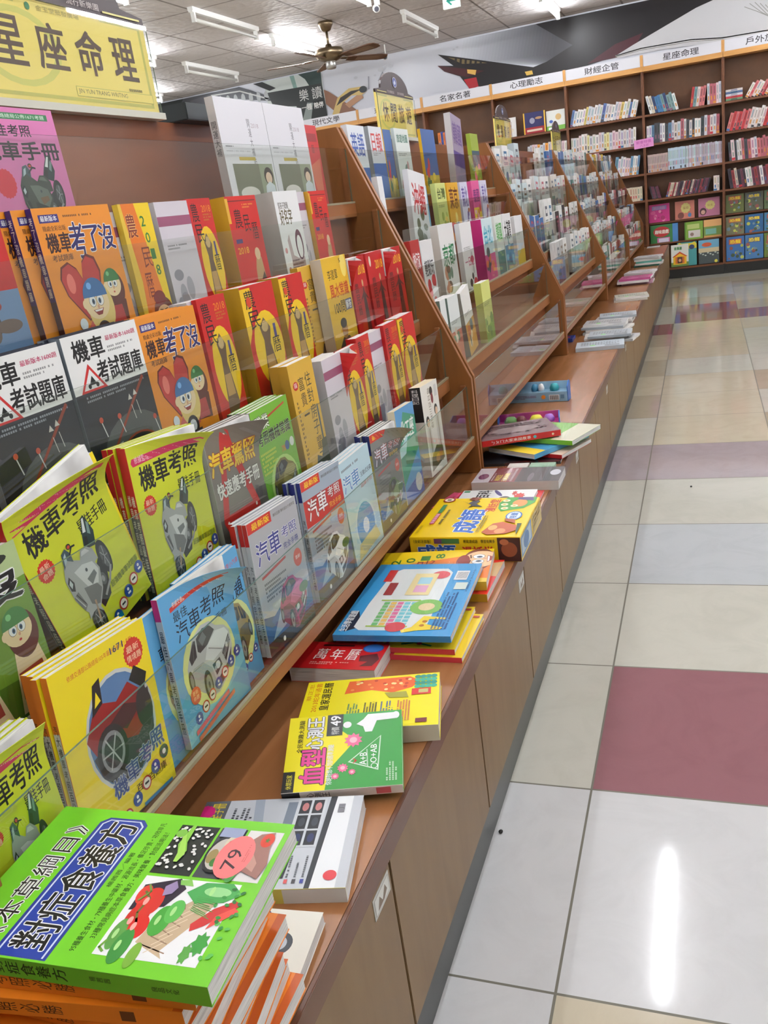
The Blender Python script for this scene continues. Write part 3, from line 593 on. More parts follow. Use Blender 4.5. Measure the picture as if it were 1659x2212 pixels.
DES['t_balloon'] = plain((232, 230, 230), None, '輕鬆玩', (60, 60, 66), None, None, .5, .72, ((206, 50, 60), (60, 110, 190), (206, 50, 60)), 13)
DES['t_kyoto'] = plain((236, 234, 232), (220, 214, 206), '京都', (40, 130, 80), None, None, .46, .74, ((216, 150, 120), (130, 100, 80), (120, 150, 130)), 14)
DES['t_wb'] = plain((236, 234, 234), None, '一日遊', (190, 80, 120), None, None, .36, .5, ((60, 60, 64), (206, 50, 60), (200, 196, 196)), 15)
DES['t_taipei'] = plain((216, 236, 240), (196, 50, 130), '台北', (30, 160, 190), (0, .42), (206, 70, 140), .58, .88, ((60, 90, 100), (220, 120, 60)), 16)
DES['t_green'] = plain((230, 234, 228), None, '韓國', (60, 160, 60), (0, .4), (60, 120, 120), .58, .88)
DES['t_man'] = plain((238, 238, 238), None, '大滿貫', (40, 40, 44), (0, .45), (96, 130, 150), .55, .88, ((150, 190, 200), (60, 90, 120)), 17)
DES['t_w'] = plain((236, 236, 238), None, None, BLK, (0, .3), (214, 190, 60))
DES['t_leaf'] = plain((236, 234, 228), (150, 146, 136), None, BLK, (0, .5), (214, 160, 60), sh=((96, 116, 120), (236, 220, 180), (206, 120, 60)), seed=18)
DES['t_leafg'] = plain((230, 234, 232), (110, 130, 120), None, BLK, (0, .5), (206, 120, 96), sh=((96, 150, 120), (236, 220, 200)), seed=19)
DES['t_ygr'] = plain((222, 226, 130), (200, 206, 110), None, BLK, (0, .4), (130, 170, 60), sh=((96, 140, 60), (200, 214, 120)), seed=20)
# ------------------------------------------------------------------ the room
PHI = 0.0045
XW0, XW1, YW0, YW1 = -10.2, 4.6, -5.0, 12.02
def m_floor(name, rgb, mott=6):
    m = mat(name, rgb, .12)
    n, l = nodes(m); bs = n['Principled BSDF']
    tc = n.new('ShaderNodeTexCoord'); sp = n.new('ShaderNodeSeparateXYZ'); l.new(tc.outputs['Object'], sp.inputs[0])
    mx = None
    for ax in (0, 1):
        dv = n.new('ShaderNodeMath'); dv.operation = 'DIVIDE'; dv.inputs[1].default_value = .6; l.new(sp.outputs[ax], dv.inputs[0])
        pp = n.new('ShaderNodeMath'); pp.operation = 'PINGPONG'; pp.inputs[1].default_value = .5; l.new(dv.outputs[0], pp.inputs[0])
        if mx is None: mx = pp
        else:
            mn = n.new('ShaderNodeMath'); mn.operation = 'MINIMUM'; l.new(mx.outputs[0], mn.inputs[0]); l.new(pp.outputs[0], mn.inputs[1]); mx = mn
    cp = n.new('ShaderNodeMath'); cp.operation = 'LESS_THAN'; cp.inputs[1].default_value = .0045; l.new(mx.outputs[0], cp.inputs[0])
    nz = n.new('ShaderNodeTexNoise'); nz.inputs['Scale'].default_value = 5; nz.inputs['Detail'].default_value = 8; nz.inputs['Roughness'].default_value = .65; nz.inputs['Distortion'].default_value = 1.5
    l.new(tc.outputs['Object'], nz.inputs['Vector'])
    cr = n.new('ShaderNodeValToRGB'); cr.color_ramp.elements[0].position = .33; cr.color_ramp.elements[1].position = .55
    cr.color_ramp.elements[0].color = lin(tuple(max(0, c - mott) for c in rgb)); cr.color_ramp.elements[1].color = lin(rgb); l.new(nz.outputs[0], cr.inputs[0])
    mi = n.new('ShaderNodeMixRGB'); mi.inputs[2].default_value = lin((108, 104, 92)); l.new(cp.outputs[0], mi.inputs[0]); l.new(cr.outputs[0], mi.inputs[1]); l.new(mi.outputs[0], bs.inputs['Base Color'])
    rr = n.new('ShaderNodeMath'); rr.operation = 'MULTIPLY_ADD'; rr.inputs[1].default_value = .5; rr.inputs[2].default_value = .085; l.new(cp.outputs[0], rr.inputs[0]); l.new(rr.outputs[0], bs.inputs['Roughness'])
    bp = n.new('ShaderNodeBump'); bp.inputs['Strength'].default_value = .25; bp.inputs['Distance'].default_value = .002; bp.invert = True; l.new(cp.outputs[0], bp.inputs['Height']); l.new(bp.outputs[0], bs.inputs['Normal'])
    return m
FW = m_floor('white_floor_tile', (206, 206, 206)); FC = m_floor('cream_floor_tile', (196, 194, 182)); FR = m_floor('maroon_floor_tile', (140, 96, 102), 4)
FB = m_floor('grey_blue_floor_tile', (186, 190, 192)); FM = m_floor('mauve_floor_tile', (166, 154, 158)); FE = m_floor('beige_floor_tile', (196, 186, 164)); FS = m_floor('sand_floor_tile', (178, 168, 148))
SP = {}
for c in range(0, 6):
    SP[(c, 1)] = FR; SP[(c, 3)] = FB; SP[(c, 5)] = FM; SP[(c, 14)] = FR; SP[(c, -2)] = FC
SP[(0, -1)] = FE; SP[(1, -1)] = FE; SP[(-1, 1)] = FC; SP[(-1, 0)] = FW; SP[(0, 0)] = FW; SP[(1, 0)] = FW; SP[(-1, -1)] = FW; SP[(-1, 5)] = FM; SP[(-1, 12)] = FR; SP[(0, 13)] = FR; SP[(1, 13)] = FR
SP[(1, 14)] = FS
fl = MB()
r = random.Random(3)
for i in range(-17, 9):
    for j in range(-9, 21):
        m = SP.get((i, j))
        if m is None:
            m = FC if j < 6 else r.choice((FE, FE, FS, FC))
            if j in (12, 13) and i > 1: m = FR if r.random() < .5 else FE
        fl.face([(i * .6, j * .6, 0), (i * .6 + .6, j * .6, 0), (i * .6 + .6, j * .6 + .6, 0), (i * .6, j * .6 + .6, 0)], m)
fo = fl.obj('floor'); fo.rotation_euler = (0, 0, PHI); tag(fo, kind='structure')
def m_ceiling():
    m = mat('ceiling_tile', (188, 184, 180), .55, .3)
    n, l = nodes(m); bs = n['Principled BSDF']
    tc = n.new('ShaderNodeTexCoord'); sp = n.new('ShaderNodeSeparateXYZ'); l.new(tc.outputs['Object'], sp.inputs[0]); mx = None
    for ax, off, p in ((0, 4.44, .745), (1, -8.88, .735)):
        ad = n.new('ShaderNodeMath'); ad.operation = 'ADD'; ad.inputs[1].default_value = off; l.new(sp.outputs[ax], ad.inputs[0])
        dv = n.new('ShaderNodeMath'); dv.operation = 'DIVIDE'; dv.inputs[1].default_value = p; l.new(ad.outputs[0], dv.inputs[0])
        pp = n.new('ShaderNodeMath'); pp.operation = 'PINGPONG'; pp.inputs[1].default_value = .5; l.new(dv.outputs[0], pp.inputs[0])
        if mx is None: mx = pp
        else:
            mn = n.new('ShaderNodeMath'); mn.operation = 'MINIMUM'; l.new(mx.outputs[0], mn.inputs[0]); l.new(pp.outputs[0], mn.inputs[1]); mx = mn
    cp = n.new('ShaderNodeMath'); cp.operation = 'LESS_THAN'; cp.inputs[1].default_value = .017; l.new(mx.outputs[0], cp.inputs[0])
    mi = n.new('ShaderNodeMixRGB'); mi.inputs[1].default_value = lin((204, 198, 196)); mi.inputs[2].default_value = lin((132, 124, 120)); l.new(cp.outputs[0], mi.inputs[0]); l.new(mi.outputs[0], bs.inputs['Base Color'])
    wv = n.new('ShaderNodeTexVoronoi'); wv.inputs['Scale'].default_value = 14; l.new(tc.outputs['Object'], wv.inputs['Vector'])
    bp = n.new('ShaderNodeBump'); bp.inputs['Strength'].default_value = .7; bp.inputs['Distance'].default_value = .012; l.new(wv.outputs[0], bp.inputs['Height']); l.new(bp.outputs[0], bs.inputs['Normal'])
    return m
ce = MB(); ce.box(XW0, YW0, CEIL, XW1, YW1, CEIL + .08, m_ceiling()); tag(ce.obj('ceiling'), kind='structure')
M_WALL = mat('painted_wall', (206, 206, 204), .6)
for nm, b in (('wall_left', (XW0 - .1, YW0, 0, XW0, YW1, CEIL)), ('wall_right', (XW1, YW0, 0, XW1 + .1, YW1, CEIL)), ('wall_front', (XW0, YW0 - .1, 0, XW1, YW0, CEIL)), ('wall_back', (XW0, YW1, 0, XW1, YW1 + .1, CEIL))):
    w = MB(); w.box(*b, M_WALL); tag(w.obj(nm), kind='structure')
# printed mural above the bookshelf (flat vinyl on the wall)
mu = MB(); WM = mat('mural_vinyl', (214, 217, 226), .3); mu.box(XW0 + .02, YW1 - .012, 2.70, XW1 - .02, YW1 - .001, CEIL - .002, WM)
class Wall(Draw): pass
def wall_mesh(dr, P, name, parent):
    me = to_mesh(dr, name); o = link(name, me, parent); o.matrix_local = P; return o
mural = mu.obj('wall_mural'); tag(mural, 'large printed picture mural of a book and pen on the back wall above the shelves', 'mural')
d = Draw(1, 1, .0005, .0002)
def fr(c, a, b, t): return tuple(int(x + (y - x) * t) for x, y in zip(a, b))
for i in range(30):   # printed grey smoke, soft-edged in the artwork
    t = i / 29; x0 = -2.95 + 1.3 * t
    d.poly([(x0, 3.2 - .1 * t), (x0 + .1, 3.5), (-1.5, 3.5), (-1.2, 3.12), (-1.6, 2.95)], fr(0, (208, 212, 220), (70, 70, 76), t))
d.poly([(-1.85, 3.5), (1.3, 3.5), (1.3, 3.2), (.18, 3.28), (-.3, 3.08), (-.8, 2.93), (-1.2, 2.88), (-1.95, 2.86), (-2.5, 2.88), (-1.74, 3.02), (-1.38, 3.16)], (30, 27, 30))
d.poly([(-1.2, 2.9), (-.83, 3.07), (-.47, 3.14), (-.56, 3.02), (-.8, 2.91)], (74, 30, 40))
d.poly([(-3.24, 3.38), (-2.6, 3.19), (-1.8, 2.95), (-1.8, 2.8), (-2.46, 2.84), (-2.85, 2.9), (-2.95, 3.05), (-3.17, 3.15), (-3.26, 3.24), (-3.03, 3.2)], (30, 26, 28))
d.poly([(-3.26, 3.24), (-3.17, 3.15), (-2.85, 3.02), (-2.6, 3.06), (-3.0, 3.17)], (70, 22, 28))
d.poly([(-3.1, 3.32), (-2.7, 3.2), (-2.55, 3.15), (-2.9, 3.2)], (120, 104, 70))
for k in range(6): d.poly([(-3.0 + k * .07, 3.29 - k * .02), (-2.97 + k * .07, 3.28 - k * .02), (-2.98 + k * .07, 3.22 - k * .015), (-3.01 + k * .07, 3.23 - k * .015)], (40, 34, 30))
d.poly([(-2.84, 3.12), (-2.71, 3.09), (-2.73, 3.03), (-2.84, 3.07)], (226, 180, 90)); d.poly([(-2.04, 2.95), (-1.94, 2.95), (-1.93, 2.9), (-2.02, 2.9)], (230, 190, 90)); d.poly([(-2.9, 3.0), (-2.72, 3.0), (-2.7, 2.88), (-2.83, 2.86)], (180, 40, 50))
d.poly([(-.83, 2.93), (-.6, 3.02), (.18, 3.3), (.6, 3.4), (1.6, 3.42), (1.6, 2.84), (.45, 2.86), (-.25, 2.9), (-.8, 2.9)], (206, 206, 208))
d.line([(-.83, 2.93), (-.5, 2.96), (.1, 2.95), (.5, 2.9), (1.4, 2.88)], .012, (160, 156, 146)); d.line([(-.83, 2.915), (-.5, 2.94), (.1, 2.93), (.5, 2.885)], .006, (120, 116, 100))
for k in range(7): d.line([(.75 + k * .06, 3.2 + .03 * math.sin(k)), (.9 + k * .05, 3.12 - k * .02), (1.1, 3.0)], .008, (150, 150, 146))
for x, z, w in ((-4.2, 3.28, .02), (-4.1, 3.34, .05), (-3.95, 3.36, .035), (-4.5, 3.3, .03), (-3.0, 3.4, .02), (-2.95, 3.42, .02), (-3.9, 3.22, .03)): d.ell(x, z, w, w * .6, (200, 203, 211))
d.line([(-4.32, 3.12), (-4.3, 3.28)], .018, (150, 154, 166)); d.line([(-4.16, 3.2), (-4.08, 3.3), (-4.05, 3.2)], .014, (165, 168, 178))
# pen with cap
d.poly([(-5.04, 3.24), (-4.95, 3.19), (-4.5, 2.84), (-4.82, 2.84), (-5.05, 3.06)], (142, 100, 76)); d.poly([(-4.72, 2.98), (-4.45, 3.1), (-4.42, 3.02), (-4.66, 2.92)], (186, 140, 104))
d.poly([(-4.95, 2.86), (-4.83, 3.08), (-4.63, 3.18), (-4.39, 3.17), (-4.36, 3.1), (-4.44, 3.06), (-4.6, 3.08), (-4.76, 3.0), (-4.84, 2.86)], (214, 186, 116)); d.poly([(-4.86, 2.98), (-4.78, 3.08), (-4.6, 3.14), (-4.42, 3.14), (-4.6, 3.09), (-4.76, 3.02)], (44, 36, 30)); d.ell(-4.41, 3.13, .06, .045, (50, 56, 60))
# left: dark banner with brushed words, feathers
d.poly([(-5.98, 3.5), (-5.03, 3.5), (-5.02, 2.84), (-5.95, 2.84)], (196, 204, 200)); d.poly([(-5.54, 3.5), (-5.47, 3.5), (-5.44, 3.3), (-5.5, 3.3)], (126, 158, 150)); d.poly([(-5.4, 3.5), (-5.03, 3.5), (-5.04, 3.3), (-5.24, 3.31), (-5.3, 3.42)], (52, 70, 68))
d.poly([(-5.95, 3.34), (-5.04, 3.32), (-5.02, 2.84), (-5.5, 2.84), (-5.5, 3.08), (-5.88, 3.14)], (50, 54, 54)); d.poly([(-5.45, 2.84), (-5.25, 2.84), (-5.2, 3.08), (-5.32, 3.1)], (140, 150, 146)); d.poly([(-5.3, 2.84), (-5.02, 2.84), (-5.03, 3.12), (-5.22, 3.1)], (30, 34, 34))
d.text('樂', -5.43, 3.13, -5.28, 3.29, (214, 216, 212), .0); d.text('讀', -5.22, 3.13, -5.06, 3.29, (214, 216, 212), .0); d.text('一種', -5.42, 3.0, -5.25, 3.08, (226, 226, 222), .03); d.text('陪伴', -5.21, 3.0, -5.06, 3.08, (236, 236, 232), .05)
d.poly([(-8.4, 3.5), (-6.4, 3.5), (-5.95, 3.3), (-5.9, 3.22), (-6.5, 3.35), (-6.95, 3.15), (-7.2, 2.84), (-8.4, 2.84)], (74, 76, 82)); d.poly([(-8.4, 3.5), (-7.4, 3.5), (-7.7, 3.2), (-7.5, 2.84), (-8.4, 2.84)], (34, 40, 40)); d.poly([(-7.7, 3.3), (-7.35, 3.36), (-7.4, 3.1), (-7.65, 3.0)], (96, 100, 76)); d.poly([(-7.3, 3.45), (-6.7, 3.5), (-6.9, 3.1)], (92, 92, 100))
for k in range(7): d.ell(-6.75 + k * .13, 3.36 - k * .01, .035, .07, (176, 180, 182))
d.line([(-6.9, 3.46), (-6.4, 3.44), (-5.95, 3.26)], .02, (206, 208, 206)); d.poly([(-6.16, 3.5), (-6.0, 3.5), (-5.79, 3.38), (-5.9, 3.36)], (40, 42, 44)); d.poly([(-7.2, 2.84), (-6.9, 3.1), (-6.5, 3.3), (-5.98, 3.16), (-5.98, 2.84)], (186, 192, 196))
me = to_mesh(d, 'mural_print'); mp_ = link('mural_print', me, mural); mp_.matrix_world = frame((0, YW1 - .013, 0), (1, 0, 0), (0, 0, 1))
# ------------------------------------------------------------------ ceiling lights
def batten(x, y0, lit, label, group=None):
    t = empty('fluorescent_batten', Matrix.Translation((x, y0, CEIL)), label, 'ceiling light', group)
    L = 1.42; b = MB()
    b.prism([(-.03, 0), (.03, 0), (.028, -.03), (.02, -.045), (-.02, -.045), (-.028, -.03)], 'y', 0, L, M_OFF); b.obj('housing', t)
    q = MB(); q.tube((0, .06, -.105), (0, L - .06, -.105), .018, .018, M_TUBE if lit else mat('dark_tube', (232, 232, 226), .25), 12); q.obj('tube', t, smooth=True)
    for y in (.03, L - .06):
        c = MB(); c.box(-.02, y, -.13, .02, y + .03, -.044, M_OFF); c.obj('lamp_holder', t)
    return t
batten(-4.38, 7.25, 0, 'unlit white fluorescent batten on the ceiling, longest and nearest of the unlit ones')
batten(-5.86, 9.52, 0, 'unlit white fluorescent batten low at the left, near the dark feather mural')
batten(-2.915, 9.44, 0, 'unlit white fluorescent batten to the right of the ceiling fan')
vis = [(-4.42, 9.1, 'glaring lit fluorescent batten just left of the ceiling fan'), (-7.33, 9.85, 'glaring lit fluorescent batten beside the lower right edge of the yellow sign'), (-5.86, 7.45, 'glaring lit fluorescent batten beside the upper right edge of the yellow sign'),
       (-2.92, 6.95, 'glaring lit fluorescent batten at the top edge above the fan'), (-1.45, 9.95, 'glaring lit fluorescent batten above the black part of the mural'), (-4.42, 4.85, 'glaring lit fluorescent batten at the top left beside the dark sign arch')]
for x, y, lb in vis: batten(x, y, 1, lb)
off = [(-.05, 2.95), (-.05, .1), (-.05, -2.8), (-1.45, 1.3), (-1.45, 4.2), (-1.45, 7.1), (-1.45, -1.6), (1.45, 1.3), (1.45, 4.2), (1.45, 7.1), (1.45, -1.6), (1.45, 10), (3.0, -.1), (3.0, 2.9), (3.0, 5.9), (3.0, 8.8), (-2.92, 4.2), (-2.92, 1.3), (-2.92, -1.6), (-5.86, 4.2), (-5.86, 1.3), (-8.8, 7.0), (-8.8, 4), (-7.33, 4.5), (-4.42, -.3)]
for x, y in off: batten(x, y, 1, 'lit fluorescent batten above the aisle outside the picture', 'fluorescent battens outside the picture')
# ------------------------------------------------------------------ ceiling fan
FX, FY = -3.755, 9.17
fan = empty('ceiling_fan', Matrix.Translation((FX, FY, CEIL)), 'brass ceiling fan with brown cane-inset blades hanging from the ceiling', 'ceiling fan')
q = MB(); q.lathe((0, 0, 0), [(.0, 0), (.085, 0), (.085, -.03), (.05, -.09), (.03, -.1), (0, -.1)], M_BRASS); q.obj('canopy', fan, smooth=True)
q = MB(); q.tube((0, 0, -.08), (0, 0, -.26), .014, .014, M_BRASS); q.obj('down_rod', fan, smooth=True)
q = MB(); q.lathe((0, 0, -.25), [(0, .02), (.03, .02), (.04, -.01), (.15, -.03), (.165, -.05), (.165, -.1), (.12, -.14), (.06, -.16), (0, -.16)], M_BRASS, 36); q.obj('motor_housing', fan, smooth=True)
q = MB(); q.lathe((0, 0, -.41), [(0, .02), (.055, .01), (.06, 0), (.06, -.06), (.05, -.075), (0, -.08)], M_CHROME); q.obj('switch_housing', fan, smooth=True)
for k, a in enumerate((-95, -23, 49, 121, 193)):
    b = MB(); b.prism([(.22, -.045), (.3, -.06), (.66, -.075), (.74, -.055), (.76, 0), (.74, .055), (.66, .075), (.3, .06), (.22, .045)], 'z', -.004, .004, M_BLADE)
    bl = b.obj('blade', fan); bl.matrix_local = Matrix.Rotation(math.radians(a), 4, 'Z') @ Matrix.Translation((0, 0, -.385)) @ Matrix.Rotation(math.radians(-12), 4, 'X')
    c = MB(); c.box(.34, -.045, -.0052, .66, .045, .0052, M_CANE); c.obj('cane_inset', bl)
    c = MB(); c.prism([(.1, -.014), (.2, -.02), (.3, -.045), (.3, .045), (.2, .02), (.1, .014)], 'z', .0042, .012, M_BRASS); c.obj('blade_bracket', bl)
# exit sign, cameras
ex = empty('exit_sign', Matrix.Translation((-2.23, 9.0, 3.4)), 'white hanging exit sign with a green arrow at the top edge', 'exit sign')
q = MB(); q.box(-.09, -.02, -.06, .09, .02, .08, mat('sign_white', (230, 244, 236), .4, emit=.6)); q.obj('panel', ex)
q = MB(); q.tube((0, 0, .08), (0, 0, .12), .006, .006, M_CHROME); q.obj('hanger', ex)
d = Draw(.18, .14, .0005); d.poly([(.2, .5), (.48, .85), (.56, .78), (.42, .58), (.82, .58), (.82, .42), (.42, .42), (.56, .22), (.48, .15)], (20, 150, 130))
o = link('arrow', to_mesh(d, 'arrow'), ex); o.matrix_local = frame((-.09, -.0205, -.06), (1, 0, 0), (0, 0, 1))
for x, y, lb in ((-2.86, 8.4, 'small white dome camera at the top edge beside the lit batten'), (-3.76, 11.25, 'small camera hanging on a thin bracket right of the fan blades')):
    c = empty('security_camera', Matrix.Translation((x, y, CEIL)), lb, 'security camera')
    q = MB(); q.tube((0, 0, 0), (0, 0, -.12), .008 if x < -3 else .03, .008 if x < -3 else .03, M_OFF); q.obj('bracket', c)
    q = MB(); q.tube((-.02, 0, -.14), (.02, -.1, -.17), .035, .035, mat('camera_grey', (206, 206, 204), .3)); q.obj('body', c, smooth=True)
    q = MB(); q.tube((.02, -.1, -.17), (.022, -.106, -.172), .026, .024, mat('lens_dark', (60, 60, 66), .15)); q.obj('lens', c)
# ------------------------------------------------------------------ long counter: cabinets, worktops, display racks
def put(mb, name, root, bevel=0, smooth=False):
    me = mb.mesh(name, bevel, smooth); me.transform(root.matrix_world.inverted()); return link(name, me, root)
def root_at(name, loc, label, cat, group=None):
    o = bpy.data.objects.new(name, None); COL.objects.link(o); o.empty_display_size = .05; o.matrix_world = Matrix.Translation(loc); return tag(o, label, cat, group)
ORD = ['nearest', 'second nearest', 'third', 'fourth', 'fifth', 'farthest']
PITCH = .567; D0 = -.77
cab_edges = [D0 - 4 * PITCH] + [D0 + 4 * PITCH * k for k in range(6)] + [11.25]
clab = ['low wooden base cabinet beside the camera, out of the picture', 'low wooden base cabinet nearest the camera, under the bright magazines', 'low wooden base cabinet under the stacked board books and toy boxes', 'low wooden base cabinet under the grey wrapped magazines', 'low wooden base cabinet under the pink and green stacks', 'low wooden base cabinet fifth along the aisle', 'short end of the low cabinet run before the back bookshelf']
for k in range(7):
    y0, y1 = cab_edges[k], cab_edges[k + 1]
    c = root_at('base_cabinet', (-.58, (y0 + y1) / 2, 0), clab[k], 'cabinet')
    b = MB(); b.box(-.968, y0 + .001, .10, -.216, y1 - .001, .454, M_DARK); put(b, 'carcass', c)
    b = MB(); b.box(-.95, y0 + .001, 0, -.206, y1 - .001, .0995, M_KICK); put(b, 'kick_board', c)
    n = max(1, round((y1 - y0) / PITCH)); w = (y1 - y0) / n
    for i in range(n):
        b = MB(); b.box(-.215, y0 + i * w + .003, .103, -.196, y0 + (i + 1) * w - .003, .4515, M_DOOR); dr = put(b, 'door', c, .0012)
        g = y0 + (i + 1) * w
        if i % 2 == 0 and k in (1, 2) or (k == 3 and i == 0):
            s = MB(); s.box(-.1958, g - .08, .408, -.195, g - .012, .446, mat('label_sticker', (206, 206, 200), .3)); so = put(s, 'price_label', c)
            d_ = Draw(.068, .038, .0002); d_.rect(.05, .1, .95, .9, (170, 168, 160)); d_.rect(.08, .14, .92, .86, (222, 222, 216)); d_.poly([(.2, .2), (.35, .7), (.5, .3), (.7, .75), (.8, .4), (.6, .2)], (120, 100, 80))
            o = link('label_print', to_mesh(d_, 'label_print'), so); o.parent = so; o.matrix_local = so.matrix_world.inverted() @ frame((-.19495, g - .08, .408), (0, 1, 0), (0, 0, 1)) if False else c.matrix_world.inverted() @ frame((-.1949, g - .08, .408), (0, 1, 0), (0, 0, 1))
    t = root_at('countertop', (-.58, (y0 + y1) / 2, .455), clab[k].replace('low wooden base cabinet', 'brown laminate worktop').replace('short end of the low cabinet run', 'short end piece of the brown worktop').replace(', under', ', carrying').replace(' under', ' carrying'), 'worktop')
    b = MB(); b.box(-.97, y0 + .0008, .4552, -.201, y1 - .0008, .5, M_TOP); put(b, 'worktop_board', t)
    b = MB(); b.box(-.2009, y0 + .0008, .4552, -.193, y1 - .0008, .4998, M_STRIP); put(b, 'front_edge', t, .0012)
TG = [None, (-.492, .628, .808, .028), (-.560, .841, 1.010, .042), (-.640, 1.043, 1.21, .042), (-.725, 1.243, 1.41, .042), (-.81, 1.443, 1.61, .042)]
rack_edges = [(-2.9, -.672), (-.65, 1.645), (1.66, 3.80), (3.815, 6.08), (6.095, 8.40), (8.415, 10.70)]
rlab = ['stepped wooden display rack beside the camera, out of the picture', 'nearest stepped wooden rack full of driving test magazines and red almanacs', 'second stepped wooden rack along the aisle, with an empty bottom tier', 'third stepped wooden rack along the aisle', 'fourth stepped wooden rack along the aisle', 'farthest stepped wooden rack, next to the back bookshelf']
PROF = [(-.473, .5005), (-.473, .835), (-.482, .853), (-.832, 1.68), (-.97, 1.68), (-.97, .5005)]
for k, (y0, y1) in enumerate(rack_edges):
    R = root_at('display_rack', (-.72, (y0 + y1) / 2, .5), rlab[k], 'display rack')
    for a in (y0, y1 - .02):
        b = MB(); b.prism(PROF, 'y', a, a + .02, M_PANEL, M_EDGE); put(b, 'side_panel', R, .0015)
    b = MB(); b.box(-.97, y0 + .02, .5005, -.955, y1 - .02, 1.68, M_RACKB); put(b, 'back_panel', R)
    for i in range(1, 6):
        xg, zf, zt, rh = TG[i]; a0, a1 = y0 + .0202, y1 - .0202
        xb = TG[i + 1][0] - .036 if i < 5 else -.9545
        b = MB(); b.box(xb, a0, zf - .018, xg - .0125, a1, zf - .001, M_RACKB); put(b, 'tier_shelf', R)
        b = MB(); b.box(xg - .0122, a0, zf - rh, xg + .010, a1, zf - .0005, M_EDGE); put(b, 'front_rail', R, .0012)
        g = MB(); g.box(xg - .0018, a0 + .001, zf, xg + .0018, a1 - .001, zt, {'*': M_GEDGE, '+x': M_GLASS, '-x': M_GLASS}); gl = put(g, 'clear_pane', R)
        g = MB(); g.box(xg + .0022, a0, zf, xg + .0095, a1, zf + .006, M_GLIP); put(g, 'pane_channel', R)
        for a in (a0, a1 - .011):
            b = MB(); b.box(xg - .019, a, zf, xg - .0022, a + .011, zt + .006, M_EDGE); put(b, 'pane_stop', R, .001)
        if i < 5:
            b = MB(); b.box(xb + .001, a0, zf, xb + .014, a1, TG[i + 1][1] - .0185, M_RACKB); put(b, 'riser', R)
# ------------------------------------------------------------------ signs standing on the racks
def rack_sign(yc, w, h, text, label, x=-.94, z0=1.695, latin=None):
    s = root_at('category_sign', (x, yc, z0), label, 'sign')
    y0 = yc - w / 2; b = MB(); b.box(x - .006, y0, z0, x, y0 + w, z0 + h, mat('sign_yellow', (250, 224, 120), .35)); put(b, 'yellow_board', s)
    arch = [(y0 + .0, z0 + h * .955), (y0 + w, z0 + h * .955), (y0 + w, z0 + h * 1.03)]
    arch += [(yc + w * .36 * math.cos(math.radians(a)), z0 + h * 1.08 + h * .42 * math.sin(math.radians(a))) for a in range(0, 181, 12)] + [(y0, z0 + h * 1.03)]
    b = MB(); b.prism(arch, 'x', x - .0055, x + .003, mat('sign_dark_arch', (60, 44, 46), .35)); put(b, 'arched_top', s)
    b = MB(); b.box(x - .03, y0 - .006, z0 - .0145, x + .012, y0 + w + .006, z0 - .0002, mat('clear_foot', (206, 204, 190), .25)); put(b, 'foot', s)
    g = MB(); g.box(x + .004, y0 + .003, z0, x + .0065, y0 + w + .003, z0 + h * .95, {'*': M_GEDGE, '+x': M_GLASS, '-x': M_GLASS}); put(g, 'clear_cover', s)
    d = Draw(w, h * 1.5, .0002, .00008); k = 1 / 1.5
    d.rect(.03, .05 * k, .97, .93 * k, (206, 196, 96)); d.rect(.045, .085 * k, .955, .895 * k, (255, 228, 118)); d.rect(.28, .85 * k, .72, .95 * k, (255, 228, 118))
    d.ell(.26, .5 * k, .2, .36 * k, (226, 216, 110)); d.ell(.26, .5 * k, .165, .3 * k, (255, 228, 118))
    n = len(text)
    for i, ch in enumerate(text): d.text(ch, .14 + i * .205, .33 * k, .14 + i * .205 + .145, .76 * k, (92, 62, 50), .03)
    if latin:
        d.rect(.5, .1 * k, .97, .2 * k, (196, 188, 90)); d.rect(.503, .106 * k, .967, .194 * k, (255, 228, 118)); d.text(latin, .51, .12 * k, .8, .178 * k, (120, 108, 60), .0); d.fine(.82, .2 * k, .95, .25 * k, 1, (130, 116, 60)); d.ell(.34, .885 * k, .012, .035 * k, (50, 130, 80)); d.text('金玉堂批發廣場', .38, .86 * k, .6, .91 * k, (176, 160, 80), .0)
    d.k += 48
    d.rect(.03, .985 * k, .26, 1.005 * k, (216, 206, 130)); d.rect(.74, .985 * k, .97, 1.005 * k, (216, 206, 130))
    d.text('文化補給站', .28, .99 * k, .46, 1.06 * k, (196, 184, 180), .0); d.text('流行新樂園', .54, .99 * k, .72, 1.06 * k, (196, 184, 180), .0)
    d.ell(.5, 1.27 * k, .055, .12 * k, (200, 200, 210)); d.ell(.5, 1.27 * k, .048, .105 * k, (50, 70, 150)); d.poly([(.47, 1.25 * k), (.5, 1.33 * k), (.53, 1.26 * k), (.5, 1.2 * k)], (200, 206, 220))
    o = link('sign_print', to_mesh(d, 'sign_print'), s); o.matrix_local = s.matrix_world.inverted() @ frame((x + .0, y0, z0), (0, 1, 0), (0, 0, 1))
    # the printing sits behind the clear cover and on the arch
    return s
rack_sign(.475, .60, .195, '星座命理', 'large yellow category sign with a dark arched top on the nearest rack', latin='JIN YUN TRANG WRITING')
rack_sign(2.62, .50, .165, '休閒旅遊', 'yellow category sign with a dark arched top on the second rack')
rack_sign(4.8, .50, .165, '電腦資訊', 'small distant yellow category sign on the third rack')
rack_sign(7.05, .50, .165, '生活百科', 'smallest yellow category sign on the fourth rack')
for y, a, b_, c_ in ((1.2, .1, .02, 'thin dark slab lying on the top of the nearest rack behind the yellow sign'), (.95, .2, .04, 'dark flat case lying on top of the nearest rack beside the yellow sign')):
    q = MB(); q.box(-.05, -a / 2, 0, .03, a / 2, b_, mat('dark_case', (50, 56, 58), .4)); o = q.obj('flat_case', bevel=.002); o.location = (-.92 if 0 else -.995 + .0, y, 1.681); tag(o, c_, 'case')
    o.location.x = -.94
